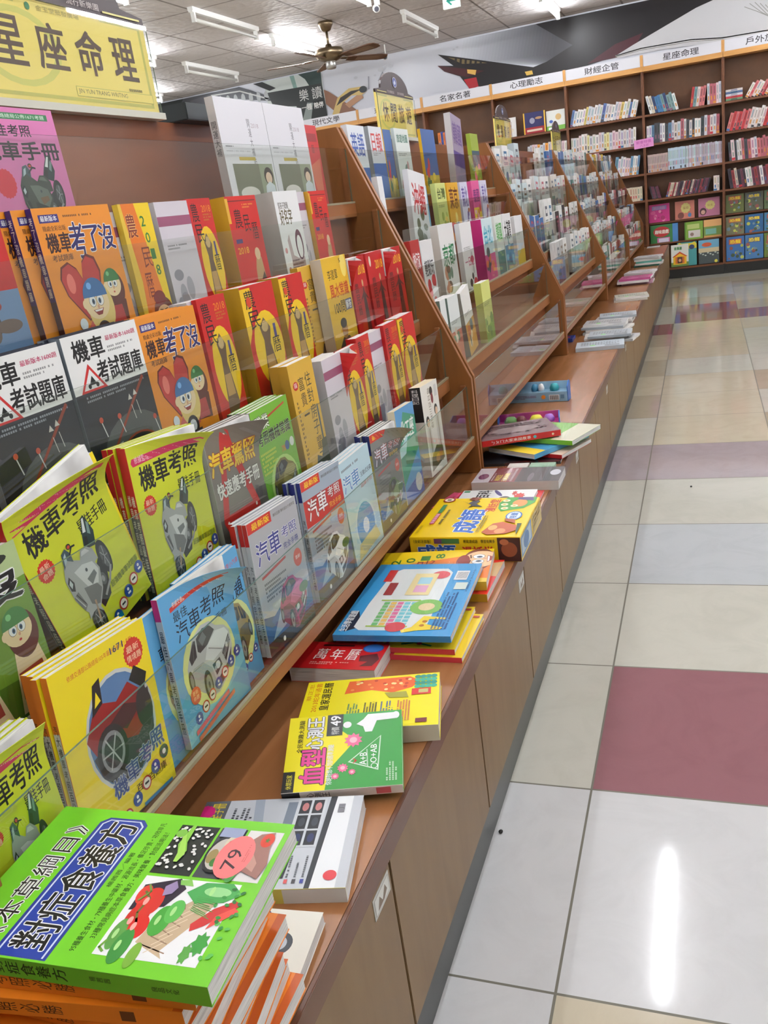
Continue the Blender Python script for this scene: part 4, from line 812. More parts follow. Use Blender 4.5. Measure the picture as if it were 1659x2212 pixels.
# ------------------------------------------------------------------ magazines and books in the nearest rack
TN = {1: 'bottom', 2: 'second', 3: 'third', 4: 'fourth', 5: 'top'}
def rack_book(tier, design, y, w, h, t, label, roll=0, n=1, curl=None, dx=0, cream=False, gap=.0018, zoff=0, cat='book', name='book', yaw=0, lean=2.0, stack_label=None, group=None):
    """y is the lower left corner of the cover; n copies stand one behind the other"""
    xg, zf = TG[tier][0], TG[tier][1]
    a = math.radians(roll); out = []
    for i in range(n):
        U = Vector((math.sin(math.radians(yaw)), math.cos(a), math.sin(a))); V = Vector((-math.sin(math.radians(lean)), -math.sin(a), math.cos(a)))
        U.normalize(); V = (V - U * V.dot(U)).normalized()
        P = Vector((xg - .006 - dx - i * (t + gap) , y, 0)); low = min(0, (U * w).z) - t * math.sin(math.radians(lean))
        P.z = zf + .0008 - low + zoff
        lb = label if i == 0 else 'copy ' + ['', 'one', 'two', 'three', 'four', 'five', 'six', 'seven'][i] + ' behind the ' + ' '.join(label.split()[:12]).split(',')[0]
        for tail in (' on the', ' with a', ' with', ' and', ' right of', ' in', ' on', ' the', ' a', ' left of', ' and a', ' right', ' of'):
            if lb.endswith(tail) and i: lb = lb[:-len(tail)]
        if i: P.y += .006 * math.sin(i * 2.3 + y * 9)
        b = book(design, w, h, t, frame(P, U, V), lb, cat, group, name, curl if i == 0 else None, cream, blank=i > 0)
        out.append(b)
    return out
cTR = (math.radians(55), .20, .06); cTop = (math.radians(80), .20, .09)
MG = dict(cat='magazine', name='magazine')
rb = rack_book
rb(1, 'bikeyg', -.617, .125, .245, .010, 'yellow-green motorcycle test magazine at the left edge, bottom tier, half behind the yellow one', curl=(math.radians(80), .205, .09), **MG, n=3)
rb(1, 'redbike', -.478, .205, .262, .0095, 'yellow magazine with a red motorcycle in an oval on the bottom tier', roll=-5, n=4, **MG)
rb(1, 'bluecarb', -.265, .145, .25, .009, 'blue car-test magazine mostly hidden behind the white car cover, left side', dx=.013, n=1, **MG)
rb(1, 'bluecar', -.222, .20, .258, .011, 'light blue magazine with a white car and a pink-banded spine on the bottom tier', roll=-3, n=1, curl=(math.radians(60), .235, .07), **MG)
rb(1, 'bluecarb', -.11, .165, .25, .009, 'blue magazine showing a tan car, behind the white car cover', dx=.0125, n=3, **MG)
rb(1, 'greyq', .066, .205, .262, .0085, 'grey car-test handbook with a pink car and red spine top on the bottom tier', roll=-4, n=4, **MG)
rb(1, 'redq', .302, .205, .262, .0085, 'car-test handbook with a red title band and a white car on the bottom tier', roll=-4, n=4, **MG)
rb(1, 'hudong', .52, .19, .25, .011, 'pale blue car-test book with a disc, squeezed between the red band and dark handbooks', n=3, **MG)
rb(1, 'darkq', .715, .195, .25, .009, 'dark grey car-test handbook with a curled top corner on the bottom tier', roll=-3, n=4, curl=(math.radians(60), .225, .06), **MG)
rb(1, 'bluegr', .915, .16, .262, .02, 'blue and green book with large white characters, right of the dark handbook', cream=True, roll=-3)
rb(1, 'chef', 1.155, .17, .272, .034, 'white book with two chefs and a black spine top on the bottom tier', cream=True, roll=-3)
rb(2, 'girls', -.578, .20, .225, .012, 'green magazine with two helmeted girls and a white headline, second tier', roll=0, n=1, **MG)
rb(2, 'bikeyg', -.335, .205, .262, .011, 'yellow-green motorcycle magazine slumped steeply to one side on the second tier', roll=13, dx=.002, curl=(math.radians(75), .215, .08), **MG)
rb(2, 'redbike', -.31, .20, .245, .010, 'white-edged magazine leaning behind the slumped yellow-green one', roll=12, dx=.018, n=3, **MG)
rb(2, 'bikeyg', -.13, .205, .255, .009, 'upright yellow-green motorcycle magazine on the second tier', roll=-4, n=4, curl=(math.radians(70), .235, .06), dx=.0, **MG)
rb(2, 'greydr', .098, .19, .222, .010, 'grey driving handbook with a red warning triangle and an arched top', roll=-2, n=3, curl=(math.radians(65), .20, .07), **MG)
rb(2, 'zhiye', .286, .17, .222, .011, 'green vocational driving book with an olive car on the second tier', n=4)
rb(2, 'fugui', .487, .128, .275, .022, 'golden book with vertical black characters on the second tier', n=2, stack_label='golden book')
DES['whitebk'] = plain((222, 220, 222)); DES['calendar'] = plain((214, 206, 214), (196, 194, 196), None, BLK, (.8, .88), (150, 80, 110), sh=((150, 146, 156), (170, 166, 176)), seed=31)
AL = dict(cat='almanac', name='almanac')
rb(2, 'calendar', .665, .13, .25, .05, 'thick almanac with its white calendar page showing, under the curled red cover', **AL)
rb(2, 'nongli', .78, .12, .252, .014, 'red almanac with its cover curling away, right of the thick white page block', curl=(math.radians(143), .082, .05), **AL)
rb(2, 'nongli', .905, .092, .262, .028, 'narrowly visible red almanac in the middle of the second tier run', dx=.002, **AL)
rb(2, 'calendar', 1.0, .12, .256, .03, 'almanac showing a grey calendar page between two red covers on the second tier', dx=.01, **AL)
rb(2, 'nongli', 1.115, .115, .262, .024, 'red almanac with a yellow oval, last but one on the second tier', **AL)
rb(2, 'nm', 1.238, .152, .262, .04, 'red and yellow farmer almanac at the right end of the second tier', **AL)
rb(3, 'dark', -.300, .19, .24, .012, 'white and navy motorcycle quiz magazine cut by the left edge, third tier', n=3, **MG)
rb(3, 'dark', -.105, .198, .243, .012, 'white and navy motorcycle quiz magazine with a warning triangle, third tier', dx=-.003, n=3, **MG)
rb(3, 'orange', .094, .198, .24, .010, 'orange magazine with a heart and helmeted cartoon couple on the third tier', n=4, **MG)
rb(3, 'calendar', .29, .11, .244, .04, 'almanac with grey pages showing, left of the red one on the third tier', dx=.012, **AL)
rb(3, 'nongli', .306, .11, .247, .01, 'tall narrow red 2018 almanac right of the orange cartoon magazine', **AL)
rb(3, 'nm', .482, .158, .247, .055, 'red and yellow farmer almanac in the middle of the third tier', **AL)
rb(3, 'nm', .675, .13, .248, .055, 'red and yellow farmer almanac just left of the yellow feng shui book', **AL)
rb(3, 'fugui', .86, .15, .255, .02, 'yellow book hardly showing behind the feng shui book', dx=.034, cream=True)
rb(3, 'fengshui', .935, .17, .265, .03, 'yellow feng shui book with a portrait and red title on the third tier', cream=True)
rb(3, 'red2018', 1.118, .125, .25, .03, 'red 2018 almanac with a peeled white cover corner, right of the feng shui book', curl=(math.radians(143), .085, .05), **AL)
rb(3, 'red2018', 1.262, .14, .252, .03, 'plain red almanac with a round white emblem on the third tier', **AL)
rb(3, 'red2018', 1.415, .165, .25, .04, 'red 2018 almanac with a curled cover at the right end of the third tier', curl=(math.radians(143), .082, .05), **AL)
DES['redhb'] = plain((190, 30, 30), None, '完全手冊', WHT, (0, .55), (110, 140, 180), .7, .84, ((110, 90, 80), (160, 60, 50), (60, 60, 60)), 33)
rb(4, 'redhb', -.27, .20, .225, .014, 'red and blue handbook at the left edge of the fourth tier', n=2, **MG)
rb(4, 'orange', -.052, .198, .24, .011, 'leftmost orange cartoon magazine cover on the fourth tier', dx=.0262, **MG)
rb(4, 'orange', -.024, .198, .24, .011, 'middle orange cartoon magazine with purple spine, fourth tier', dx=.0131, **MG)
rb(4, 'orange', .008, .205, .24, .011, 'front orange magazine with a heart and helmeted cartoon couple on the fourth tier', **MG)
rb(4, 'calendar', .19, .13, .226, .02, 'almanac pages showing grey behind the front orange magazine', dx=.014, **AL)
rb(4, 'nmorange', .242, .10, .238, .012, 'orange and yellow almanac with a smiling child on the fourth tier', **AL)
rb(4, 'calendar', .36, .125, .236, .05, 'thick almanac with a white calendar page, left of the narrow red one', **AL)
rb(4, 'nongli', .484, .095, .238, .05, 'narrow red 2018 almanac with a gold corner on the fourth tier', **AL)
rb(4, 'rednm', .645, .152, .238, .05, 'bright red 2018 farmer almanac with a standing figure on the fourth tier', **AL)
rb(4, 'haoming', .895, .144, .243, .05, 'white name-giving book with a zodiac dog and brown title on the fourth tier', cream=True)
rb(4, 'calendar', 1.05, .06, .24, .03, 'almanac with a grey page showing at the right of the white name book', dx=.012, **AL)
rb(4, 'rednm', 1.113, .12, .239, .03, 'red farmer almanac at the right end of the fourth tier', **AL)
rb(5, 'pink', .02, .205, .21, .012, 'pink motorcycle test magazine on the top tier below the yellow sign', n=2, **MG)
rb(5, 'kaiyun', .835, .262, .275, .022, 'left white 2018 fortune magazine on the top tier', **MG)
rb(5, 'kaiyun', 1.10, .255, .275, .022, 'right white 2018 fortune magazine on the top tier', **MG)
rb(5, 'redtall', 1.385, .10, .235, .03, 'tall red pocket almanac slumping against the rack side on the top tier', roll=0, dx=.02, **AL)
# second rack
for tier, ds, y, w, h, t, lb, kw in [
    (5, 't_whiteblue', 1.70, .16, .245, .02, 'white and blue language magazine at the left end of the top tier, second rack', {}),
    (5, 't_mag', 1.905, .14, .247, .05, 'fat white and blue magazine with a red motif, top tier of the second rack', {}),
    (5, 't_sky', 2.085, .09, .245, .03, 'thin blue-edged guide between two white ones, top tier of the second rack', dict(dx=.01)),
    (5, 't_list', 2.19, .175, .252, .012, 'white map guide with fine green print, top tier of the second rack', {}),
    (5, 't_sky', 2.54, .20, .262, .012, 'sky blue city guide with a yellow base, top tier of the second rack', {}),
    (5, 't_purple', 3.02, .19, .33, .03, 'tall purple Korea guide leaning to the right, top tier of the second rack', dict(roll=-7)),
    (5, 't_spray', 3.40, .16, .27, .02, 'colourful green and orange magazine, top tier right of the purple guide', {}),
    (4, 't_w', 1.695, .05, .272, .02, 'white book half behind the side panel on the fourth tier of the second rack', {}),
    (4, 't_okinawa', 2.01, .205, .275, .02, 'white guide with large red characters on the fourth tier of the second rack', dict(roll=-6)),
    (4, 't_ltblue', 2.22, .12, .235, .012, 'light blue guide right of the white one with red characters', dict(dx=.028)),
    (4, 't_ygreen', 2.37, .15, .239, .02, 'yellow-green guide on the fourth tier of the second rack', {}),
    (4, 't_dong', 2.545, .18, .238, .02, 'yellow-orange guide with a brown title on the fourth tier of the second rack', {}),
    (4, 't_dongp', 2.765, .13, .237, .02, 'lilac guide with a purple title on the fourth tier of the second rack', {}),
    (4, 't_pink', 2.975, .15, .239, .02, 'pink guide with a yellow spot on the fourth tier of the second rack', {}),
    (4, 't_dongp', 3.155, .13, .239, .02, 'rightmost white and purple guide on the fourth tier of the second rack', {}),
    (3, 't_redlv', 1.695, .10, .255, .02, 'dark red travel book with white characters on the third tier of the second rack', {}),
    (3, 't_balloon', 1.806, .145, .246, .02, 'white guide with a red balloon on the third tier of the second rack', {}),
    (3, 't_kyoto', 2.05, .215, .285, .03, 'white Kyoto guide with green characters on the third tier of the second rack', {}),
    (3, 't_wb', 2.365, .19, .274, .02, 'white guide with small cartoons right of the Kyoto guide', {}),
    (3, 't_taipei', 2.745, .21, .27, .05, 'pale blue and pink Taipei guide on the third tier of the second rack', {}),
    (3, 't_green', 3.01, .16, .27, .03, 'white guide with a green title between the Taipei guide and the white one', {}),
    (3, 't_man', 3.19, .20, .27, .03, 'white guide with bold black characters on the third tier of the second rack', {}),
    (3, 't_w', 3.48, .20, .247, .03, 'plain white book with a yellow base at the right of the third tier, second rack', {}),
    (2, 't_leafg', 1.695, .07, .251, .03, 'leftmost white and green book on the second tier of the second rack', {}),
    (2, 't_leafg', 1.79, .14, .247, .05, 'white book with a grey page block on the second tier of the second rack', {}),
    (2, 't_leaf', 2.01, .13, .245, .02, 'orange book with grey leaves leaning on the second tier of the second rack', dict(roll=10)),
    (2, 't_ygr', 2.30, .15, .24, .03, 'pale yellow-green book standing alone on the second tier of the second rack', {})]:
    rb(tier, ds, y, w, h, t, lb, **kw)
# ------------------------------------------------------------------ small books in the distant racks: one solid mesh each
_S = {}
def solid_book(w, h, t, col, title, tc, spine_white):
    k = (w, h, t, col, title, tc, spine_white)
    if k in _S: return _S[k]
    c = pr(col); sd = M_PAGE if spine_white else pr(tuple(int(v * .85) for v in col))
    b = MB(); b.box(0, 0, -t, w, h, 0, {'*': c, '+y': M_PAGE, '-x': sd, '+x': M_PAGE, '-z': c})
    r = random.Random(hash((w, h, col[0], col[1])) & 255)
    d = Draw(w, h); d.rect(.0, .0, 1, r.uniform(.2, .5), tuple(int(v * r.uniform(.5, .8)) for v in col)); d.rect(.25, .66, .75, .86, tc); d.rect(.32, .72, .68, .8, col); d.fine(.15, .52, .8, .6, 2, tc, 5); d.ell(.5, .25, .2, .12, tc)
    _S[k] = to_mesh(d, 'paperback', b); return _S[k]
PAL = [((236, 236, 234), 'white'), ((222, 216, 206), 'cream'), ((196, 196, 196), 'light grey'), ((236, 236, 234), 'white'), ((150, 160, 160), 'grey'), ((206, 222, 226), 'pale blue'), ((60, 110, 170), 'blue'), ((44, 46, 52), 'black'), ((196, 120, 130), 'dusty pink'), ((150, 60, 60), 'dark red'), ((222, 190, 60), 'yellow'), ((80, 130, 120), 'green')]
TCS = [(190, 90, 110), (90, 96, 110), (120, 100, 80), (70, 120, 160)]
def far_fill(rk, tier, y, y1, seed, pal=range(12), gapp=.3, h0=.20, h1=.25, lean=0):
    r = random.Random(seed); xg, zf = TG[tier][0], TG[tier][1]
    while y < y1 - .1:
        w = r.choice((.13, .14, .15, .165)); t = r.choice((.015, .022, .03, .04)); h = round(r.uniform(h0, h1), 2)
        col, cn = PAL[r.choice(list(pal))]; tc = r.choice(TCS)
        if y + w > y1: break
        roll = 0 if r.random() < .75 else r.uniform(-6, -2)
        a = math.radians(roll); U = Vector((0, math.cos(a), math.sin(a))); V = Vector((-.035, -math.sin(a), math.cos(a))).normalized(); V = (V - U * V.dot(U)).normalized()
        P = Vector((xg - .008, y, zf + .001 - min(0, U.z * w)))
        o = link('paperback', solid_book(w, h, t, col, 0, tc, r.random() < .6)); o.matrix_world = frame(P, U, V)
        g = '%s paperbacks facing out on the %s tier of the %s rack' % (cn, TN[tier], ['', '', 'second', 'third', 'fourth', 'farthest'][rk])
        tag(o, g.replace('paperbacks', 'paperback'), 'book', g)
        y += w + (r.uniform(.02, .1) if r.random() < gapp else r.uniform(.004, .012)) + (.05 if roll else 0)
W_ = [0, 1, 2, 3, 5]
far_fill(3, 5, 3.95, 4.75, 1, W_); far_fill(3, 5, 5.25, 5.7, 2, W_); far_fill(3, 5, 5.72, 6.04, 3, [6])
q = MB(); q.box(-.05, 0, 0, .05, .4, .13, mat('brown_card', (150, 96, 66), .6)); o = q.obj('cardboard_box', bevel=.002); o.location = (-.89, 4.8, 1.4445); tag(o, 'brown cardboard box on the top tier of the third rack', 'box')
far_fill(3, 4, 3.9, 4.55, 4, [0, 5]); far_fill(3, 4, 4.65, 5.75, 5, W_, .15); far_fill(3, 4, 5.85, 6.05, 6, [1])
far_fill(3, 3, 3.9, 4.4, 7, [6, 0]); far_fill(3, 3, 4.45, 4.8, 8, [0], .1, .29, .3); far_fill(3, 3, 4.85, 5.6, 9, [7, 0], .1); far_fill(3, 3, 5.6, 6.0, 19, [6, 0])
far_fill(3, 2, 4.3, 4.85, 10, [2, 0], .2, .24, .27); far_fill(3, 2, 4.9, 5.95, 11, [0], .1, .24, .27)
for tier, s in ((5, 20), (4, 21), (3, 22), (2, 23), (1, 24)):
    far_fill(4, tier, 6.15 if tier > 1 else 6.2, 8.35, s, [0, 1, 2, 3, 5, 4, 11, 6] if tier != 1 else [11, 0, 9, 1], .35 if tier > 2 else .5)
    far_fill(5, tier, 8.47, 10.66, s + 10, range(12), .4)
# ------------------------------------------------------------------ bookshelves along the back wall
BX = [-5.45, -4.46, -3.48, -2.48, -1.48, -.49, .49, 1.47, 2.45, 3.43]
SIGN = ['現代文學', '現代文學', '名家名著', '心理勵志', '財經企管', '星座命理', '戶外旅遊', '參考書', '童書']
BN = ['bay at the far left', 'bay second from the left', 'bay under the third sign', 'bay behind the yellow rack signs', 'bay just left of the pink note', 'bay just right of the pink note', 'bay cut by the right edge of the picture', 'bay out of the picture', 'last bay out of the picture']
FY0, FY1 = 11.76, 11.985
ZS = [.15, 1.08, 1.42, 1.78, 2.14]
for k in range(9):
    x0, x1 = BX[k], BX[k + 1]
    S = root_at('bookshelf', ((x0 + x1) / 2, 11.87, 0), 'tall brown built-in bookshelf ' + BN[k], 'bookshelf')
    for a in (x0 + .001, x1 - .016):
        b = MB(); b.box(a, FY0, .13, a + .015, FY1, 2.655, M_SHELF); put(b, 'side_panel', S)
    b = MB(); b.box(x0 + .016, FY1 - .012, .13, x1 - .016, FY1, 2.655, M_SHELFB); put(b, 'back_panel', S)
    for z in ZS:
        b = MB(); b.box(x0 + .0165, FY0 + .002, z - .028, x1 - .0165, FY1 - .0125, z - .003, M_SHELF); put(b, 'shelf_board', S)
    b = MB(); b.box(x0 + .001, FY0 - .012, 2.656, x1 - .001, FY1, 2.715, M_SHELFT); put(b, 'top_rail', S)
    b = MB(); b.box(x0 - .018, FY0 - .013, 2.716, x0 + .018, FY0 + .01, 2.85, M_SHELFT); put(b, 'sign_post', S)
    b = MB(); b.box(x0 + .02, FY0 - .008, 2.717, x1 - .02, FY0 - .002, 2.845, mat('sign_white_board', (222, 222, 228), .3)); sg = put(b, 'sign_board', S)
    d = Draw(x1 - x0 - .04, .128, .0004); d.text(SIGN[k], .26, .2, .72, .84, (60, 58, 62), .02)
    o = link('sign_lettering', to_mesh(d, 'sign_lettering'), S); o.matrix_local = S.matrix_world.inverted() @ frame((x0 + .02, FY0 - .0082, 2.717), (1, 0, 0), (0, 0, 1))
    b = MB(); b.box(x0 + .001, FY0 + .01, 0.001, x1 - .001, FY1, .1295, mat('kick_black', (34, 34, 32), .4)); put(b, 'kick_board', S)
    # sloping display board for face-out books
    for z in (.47, .74):
        b = MB(); b.box(x0 + .017, FY0 + .07 + (.06 if z > .6 else 0), z, x1 - .017, FY0 + .08 + (.06 if z > .6 else 0) + .0, z + .02, M_SHELF); b.box(x0 + .017, FY0 + .08 + (.06 if z > .6 else 0), z, x1 - .017, FY1 - .0125, z + .01, M_SHELF); put(b, 'display_ledge', S)
_B = {}
def spine_mesh(col, v):
    k = (col, v)
    if k in _B: return _B[k]
    r = random.Random(v * 31 + col[0] + col[2] * 3); c = pr(col, .4); c2 = pr(tuple(int(max(20, x * r.uniform(.6, .85))) for x in col), .4); ac = pr(r.choice([(190, 50, 60), (60, 110, 160), (70, 70, 76), (206, 140, 60), (130, 90, 110)]), .4)
    b = MB(); b.box(0, 0, 0, 1, 1, 1, {'*': c, '+z': M_PAGE, '+y': M_PAGE})
    b.box(.32, -.002, .5, .68, 0, .88, c2); b.box(.3, -.002, .2, .7, 0, .4, c2 if v % 2 else ac)
    if v % 3 == 0: b.box(.02, -.003, .02, .98, -.0005, .14, ac)
    _B[k] = b.mesh('shelf_book'); return _B[k]
RN = {1.08: 'lowest upright row', 1.42: 'third shelf', 1.78: 'second shelf', 2.14: 'top shelf'}
BS = ['', 'at the left', 'behind the nearest yellow signs', 'behind the small yellow signs', 'left of the pink note', 'right of the pink note', 'at the right edge', '']
def row(bay, z, x0, x1, lean, pal, h=(.19, .23), t=(.026, .042), seed=0, series=None):
    """spine-out books standing side by side; lean in degrees, tops to the right when positive"""
    r = random.Random(seed + int(z * 100) + bay * 7); x = x0; a = math.radians(lean)
    while True:
        w = r.uniform(*t); hh = r.uniform(*h); step = w / math.cos(a) + .0012
        if x + step + max(0, hh * math.sin(a)) > x1 + .002: break
        col, cn = series or r.choice(pal)
        o = link('shelf_book', spine_mesh(col, r.randrange(6)))
        m = Matrix.Translation((x + (w * math.sin(a) * math.tan(a) if lean > 0 else 0), FY0 + .012 + r.uniform(0, .008), z - .002 + (w * math.sin(a) if lean > 0 else 0))) @ Matrix.Rotation(a, 4, 'Y')
        if lean < 0: m = Matrix.Translation((x + hh * 0, FY0 + .012, z - .002)) @ Matrix.Rotation(a, 4, 'Y')
        o.matrix_world = m @ Matrix.Diagonal((w, .15, hh, 1))
        g = '%s books on the %s, bay %s' % (cn, RN[z], BS[bay])
        tag(o, g.replace('books', 'book'), 'book', g); x += step
WH = [((230, 226, 222), 'white'), ((216, 206, 200), 'cream'), ((204, 204, 210), 'pale grey'), ((222, 196, 200), 'pale pink')]
MX = WH + [((96, 130, 160), 'blue'), ((70, 72, 78), 'dark'), ((180, 100, 110), 'rose')]
BL = [((50, 70, 110), 'navy'), ((70, 120, 170), 'blue'), ((226, 228, 226), 'white'), ((120, 150, 150), 'teal'), ((210, 200, 180), 'cream')]
RD = [((150, 60, 66), 'red'), ((60, 52, 60), 'dark'), ((110, 60, 80), 'plum'), ((206, 190, 170), 'cream')]
RL = [((222, 206, 200), 'cream'), ((206, 120, 120), 'rose'), ((190, 60, 64), 'red'), ((232, 228, 224), 'white')]
row(4, 2.14, -1.45, -.53, 14, WH + [((96, 120, 170), 'blue'), ((214, 190, 110), 'yellow')]); row(4, 1.78, -1.45, -.56, 2, WH + [((222, 214, 160), 'pale yellow')], (.21, .25)); row(4, 1.42, -.9, -.53, 8, WH + [((110, 150, 180), 'blue')], (.22, .26)); row(4, 1.08, -.95, -.53, 0, [((214, 200, 176), 'cream')], (.17, .19))
row(3, 1.78, -2.05, -1.5, 3, WH + [((230, 160, 70), 'orange'), ((236, 214, 60), 'yellow')]); row(2, 2.14, -3.3, -3.0, 0, [((220, 120, 50), 'orange'), ((60, 80, 160), 'blue')]); row(1, 2.14, -3.9, -3.6, 0, MX)
row(5, 2.14, -.405, -.02, -14, BL, (.2, .23)); row(5, 2.14, .09, .3, 8, RL + BL[3:4], (.22, .24)); row(5, 2.14, .30, .472, 0, MX, (.22, .25))
row(5, 1.78, -.46, .472, 1.5, MX, (.21, .25)); row(5, 1.42, -.455, -.2, 0, None, (.22, .222), (.012, .014), series=((200, 176, 170), 'matching dusty pink')); row(5, 1.42, -.195, .03, 0, None, (.265, .27), (.016, .018), series=((196, 214, 230), 'matching pale blue')); row(5, 1.42, .03, .472, 0, [((206, 214, 222), 'blue-white'), ((190, 176, 190), 'mauve')], (.26, .27), (.016, .02))
row(5, 1.08, -.41, -.28, -14, RD[1:3], (.15, .17), (.014, .02)); row(5, 1.08, -.24, .35, 16, RD, (.17, .185), (.018, .024)); row(5, 1.08, .365, .472, 0, RL[:1], (.18, .19))
row(6, 2.14, .74, 1.3, 30, RL, (.17, .2)); row(6, 1.78, .52, 1.3, 16, RL, (.21, .25)); row(6, 1.42, .56, 1.3, -4, MX + RL[1:2], (.22, .26)); row(6, 1.08, .57, 1.3, -8, RD + WH[:2], (.22, .25))
for k in range(5):   # books lying in a small tilted pile on the top shelf, right edge
    o = link('shelf_book', spine_mesh([(110, 150, 110), (196, 60, 70), (206, 206, 216), (90, 110, 150), (214, 206, 200)][k], k)); o.matrix_world = Matrix.Translation((.52, FY0 + .012, 2.139 + k * .0265)) @ Matrix.Rotation(math.radians(0), 4, 'Y') @ Matrix.Diagonal((.2, .15, .0255, 1))
    tag(o, '%s book lying flat in the small pile on the top shelf' % ['green', 'red', 'pale grey', 'blue', 'cream'][k], 'book')
# face-out books and boxes on the back shelves
def faceout(name, x0, z0, w, h, t, col, label, cat, fn=None, y=None, tilt=-6, bcol=None):
    if name == 'picture_book' or name == 'game_box': h = min(h, .31)
    b = MB(); b.box(0, 0, -t, w, h, 0, {'*': pr(col), '+y': pr(bcol or col), '-x': pr(tuple(int(c * .8) for c in col))}); d = Draw(w, h)
    if fn: fn(d)
    o = link(name, to_mesh(d, name, b)); y = y if y is not None else FY0 + .03
    a = math.radians(-tilt); o.matrix_world = frame((x0, y, z0 + .0032), (1, 0, 0), (0, math.sin(a), math.cos(a))); tag(o, label, cat); return o
def kid(cols, title=None, tc=WHT, tb=None, seed=1):
    def f(d):
        r = random.Random(seed)
        for i in range(12): d.circ(r.uniform(.12, .88), r.uniform(.1, .62), r.uniform(.04, .11), cols[i % len(cols)])
        if tb: d.rect(.15, .68, .85, .9, tb)
        if title: d.text(title, .2, .71, .8, .87, tc, .05)
    return f
def house(d):
    d.rect(0, 0, 1, .2, (110, 140, 70)); d.rect(.12, .1, .88, .46, (240, 190, 40)); d.poly([(.05, .44), (.5, .68), (.95, .44)], (206, 80, 40)); d.poly([(.16, .44), (.5, .6), (.84, .44)], (240, 190, 40)); d.rect(.36, .14, .64, .44, (90, 50, 40)); d.rect(.24, .14, .36, .44, (206, 110, 40)); d.rect(.64, .14, .76, .44, (206, 110, 40)); d.ell(.5, .28, .08, .07, (220, 160, 120)); d.text('故事屋', .18, .76, .62, .9, (40, 130, 60), .05)
faceout('picture_book', -.47, .761, .27, .235, .02, (214, 50, 140), 'bright pink sticker book on the upper display ledge', 'book', kid([(230, 90, 160), (240, 150, 190), (180, 40, 110)], '彩繪', (196, 140, 190), (150, 130, 190), 1), FY0 + .145)
faceout('picture_book', -.13, .761, .25, .235, .02, (214, 130, 110), 'salmon orange picture book with a yellow flower badge, upper ledge', 'book', lambda d: (d.ell(.55, .6, .26, .3, (226, 214, 130), 20, .12), d.ell(.3, .2, .16, .18, (140, 80, 70)), d.ell(.75, .2, .09, .12, (90, 140, 190)), d.text('童話', .42, .54, .7, .68, (190, 150, 90), .03)), FY0 + .145)
faceout('picture_book', .17, .761, .27, .235, .02, (206, 130, 160), 'mauve picture book with a yellow flower badge, upper ledge', 'book', lambda d: (d.ell(.55, .6, .24, .26, (226, 214, 130), 20, .12), d.ell(.22, .28, .16, .2, (90, 50, 60)), d.ell(.22, .24, .1, .12, (226, 180, 160)), d.text('公主', .42, .54, .68, .66, (190, 150, 90), .03)), FY0 + .145)
faceout('game_box', -.455, .481, .36, .245, .03, (50, 120, 60), 'green and red game box with blue right side, middle ledge', 'box', lambda d: (d.rect(.8, 0, 1, 1, (70, 130, 190)), d.ell(.4, .62, .3, .28, (180, 40, 40)), d.text('趣味遊戲', .16, .52, .66, .72, (236, 226, 210), .06), d.rect(.24, .04, .7, .3, (206, 110, 160)), d.rect(.3, .06, .66, .26, (216, 210, 226))), FY0 + .085)
faceout('picture_book', -.01, .481, .235, .235, .02, (130, 170, 60), 'lime green picture book on the middle ledge', 'book', lambda d: (d.rect(.15, .6, .8, .86, (190, 206, 120)), d.rect(.2, .12, .85, .52, (214, 206, 200)), d.rect(0, 0, .08, 1, (90, 140, 40)), d.ell(.4, .3, .1, .1, (150, 120, 110))), FY0 + .085)
faceout('picture_book', .235, .481, .225, .235, .02, (120, 150, 70), 'orange topped wrapped picture book on the middle ledge', 'book', lambda d: (d.rect(0, .62, 1, 1, (230, 176, 110)), d.rect(.1, .2, .7, .5, (120, 180, 160)), d.rect(0, 0, 1, .12, (206, 150, 80))), FY0 + .085)
faceout('picture_book', -.11, .151, .25, .34, .02, (70, 150, 150), 'teal picture book with a yellow bear top behind the little house book', 'book', lambda d: (d.poly([(0, .9), (.1, 1.0), (.25, .95), (.75, .95), (.9, 1.0), (1, .9), (1, .72), (0, .72)], (230, 210, 60)), d.ell(.75, .78, .14, .1, (60, 70, 110)), d.ell(.3, .8, .12, .08, (206, 140, 60))), FY0 + .03)
faceout('picture_book', -.19, .151, .225, .29, .015, (226, 226, 216), 'white picture book with a yellow toy house on the bottom shelf', 'book', house, FY0 + .012)
faceout('picture_book', .165, .151, .26, .34, .02, (110, 170, 200), 'picture book of sea animals under a blue sky on the bottom shelf', 'book', lambda d: (d.rect(0, 0, 1, .5, (70, 80, 80)), d.rect(0, .48, 1, .66, (206, 190, 150)), d.ell(.4, .8, .24, .09, (206, 90, 50)), [d.ell(.1 + .12 * i, .45 - .05 * (i % 3), .05, .03, (180, 190, 180)) for i in range(8)], d.circ(.85, .08, .08, (230, 220, 80))), FY0 + .03)
for j, (z, yy) in enumerate(((.761, .145), (.481, .085), (.151, .03))):
    for i in range(4):
        cc = [[(110, 120, 60), (96, 100, 80), (90, 110, 70), (120, 130, 90)], [(120, 120, 90), (40, 100, 150), (60, 120, 160), (110, 110, 90)], [(60, 110, 170), (70, 120, 170), (110, 130, 60), (150, 90, 60)]][j][i]
        faceout('picture_book', .515 + i * .235, z, .225, .235 if j < 2 else .33, .025, cc, 'plastic-wrapped picture atlas, number %s from the left, %s row, right edge bay' % (['one', 'two', 'three', 'four'][i], ['upper', 'middle', 'bottom'][j]), 'book', kid([(190, 200, 90), (150, 90, 80), (110, 140, 150), (70, 90, 60)], '恐龍', YEL, (70, 90, 130) if i % 2 else (190, 90, 80), i + j * 5), FY0 + yy)
faceout('picture_book', -2.42, 2.138, .24, .25, .02, (226, 224, 222), 'white and brown picture book on the top shelf behind the third rack sign', 'book', kid([(190, 160, 120), (230, 220, 200)], None, seed=3), tilt=-3)
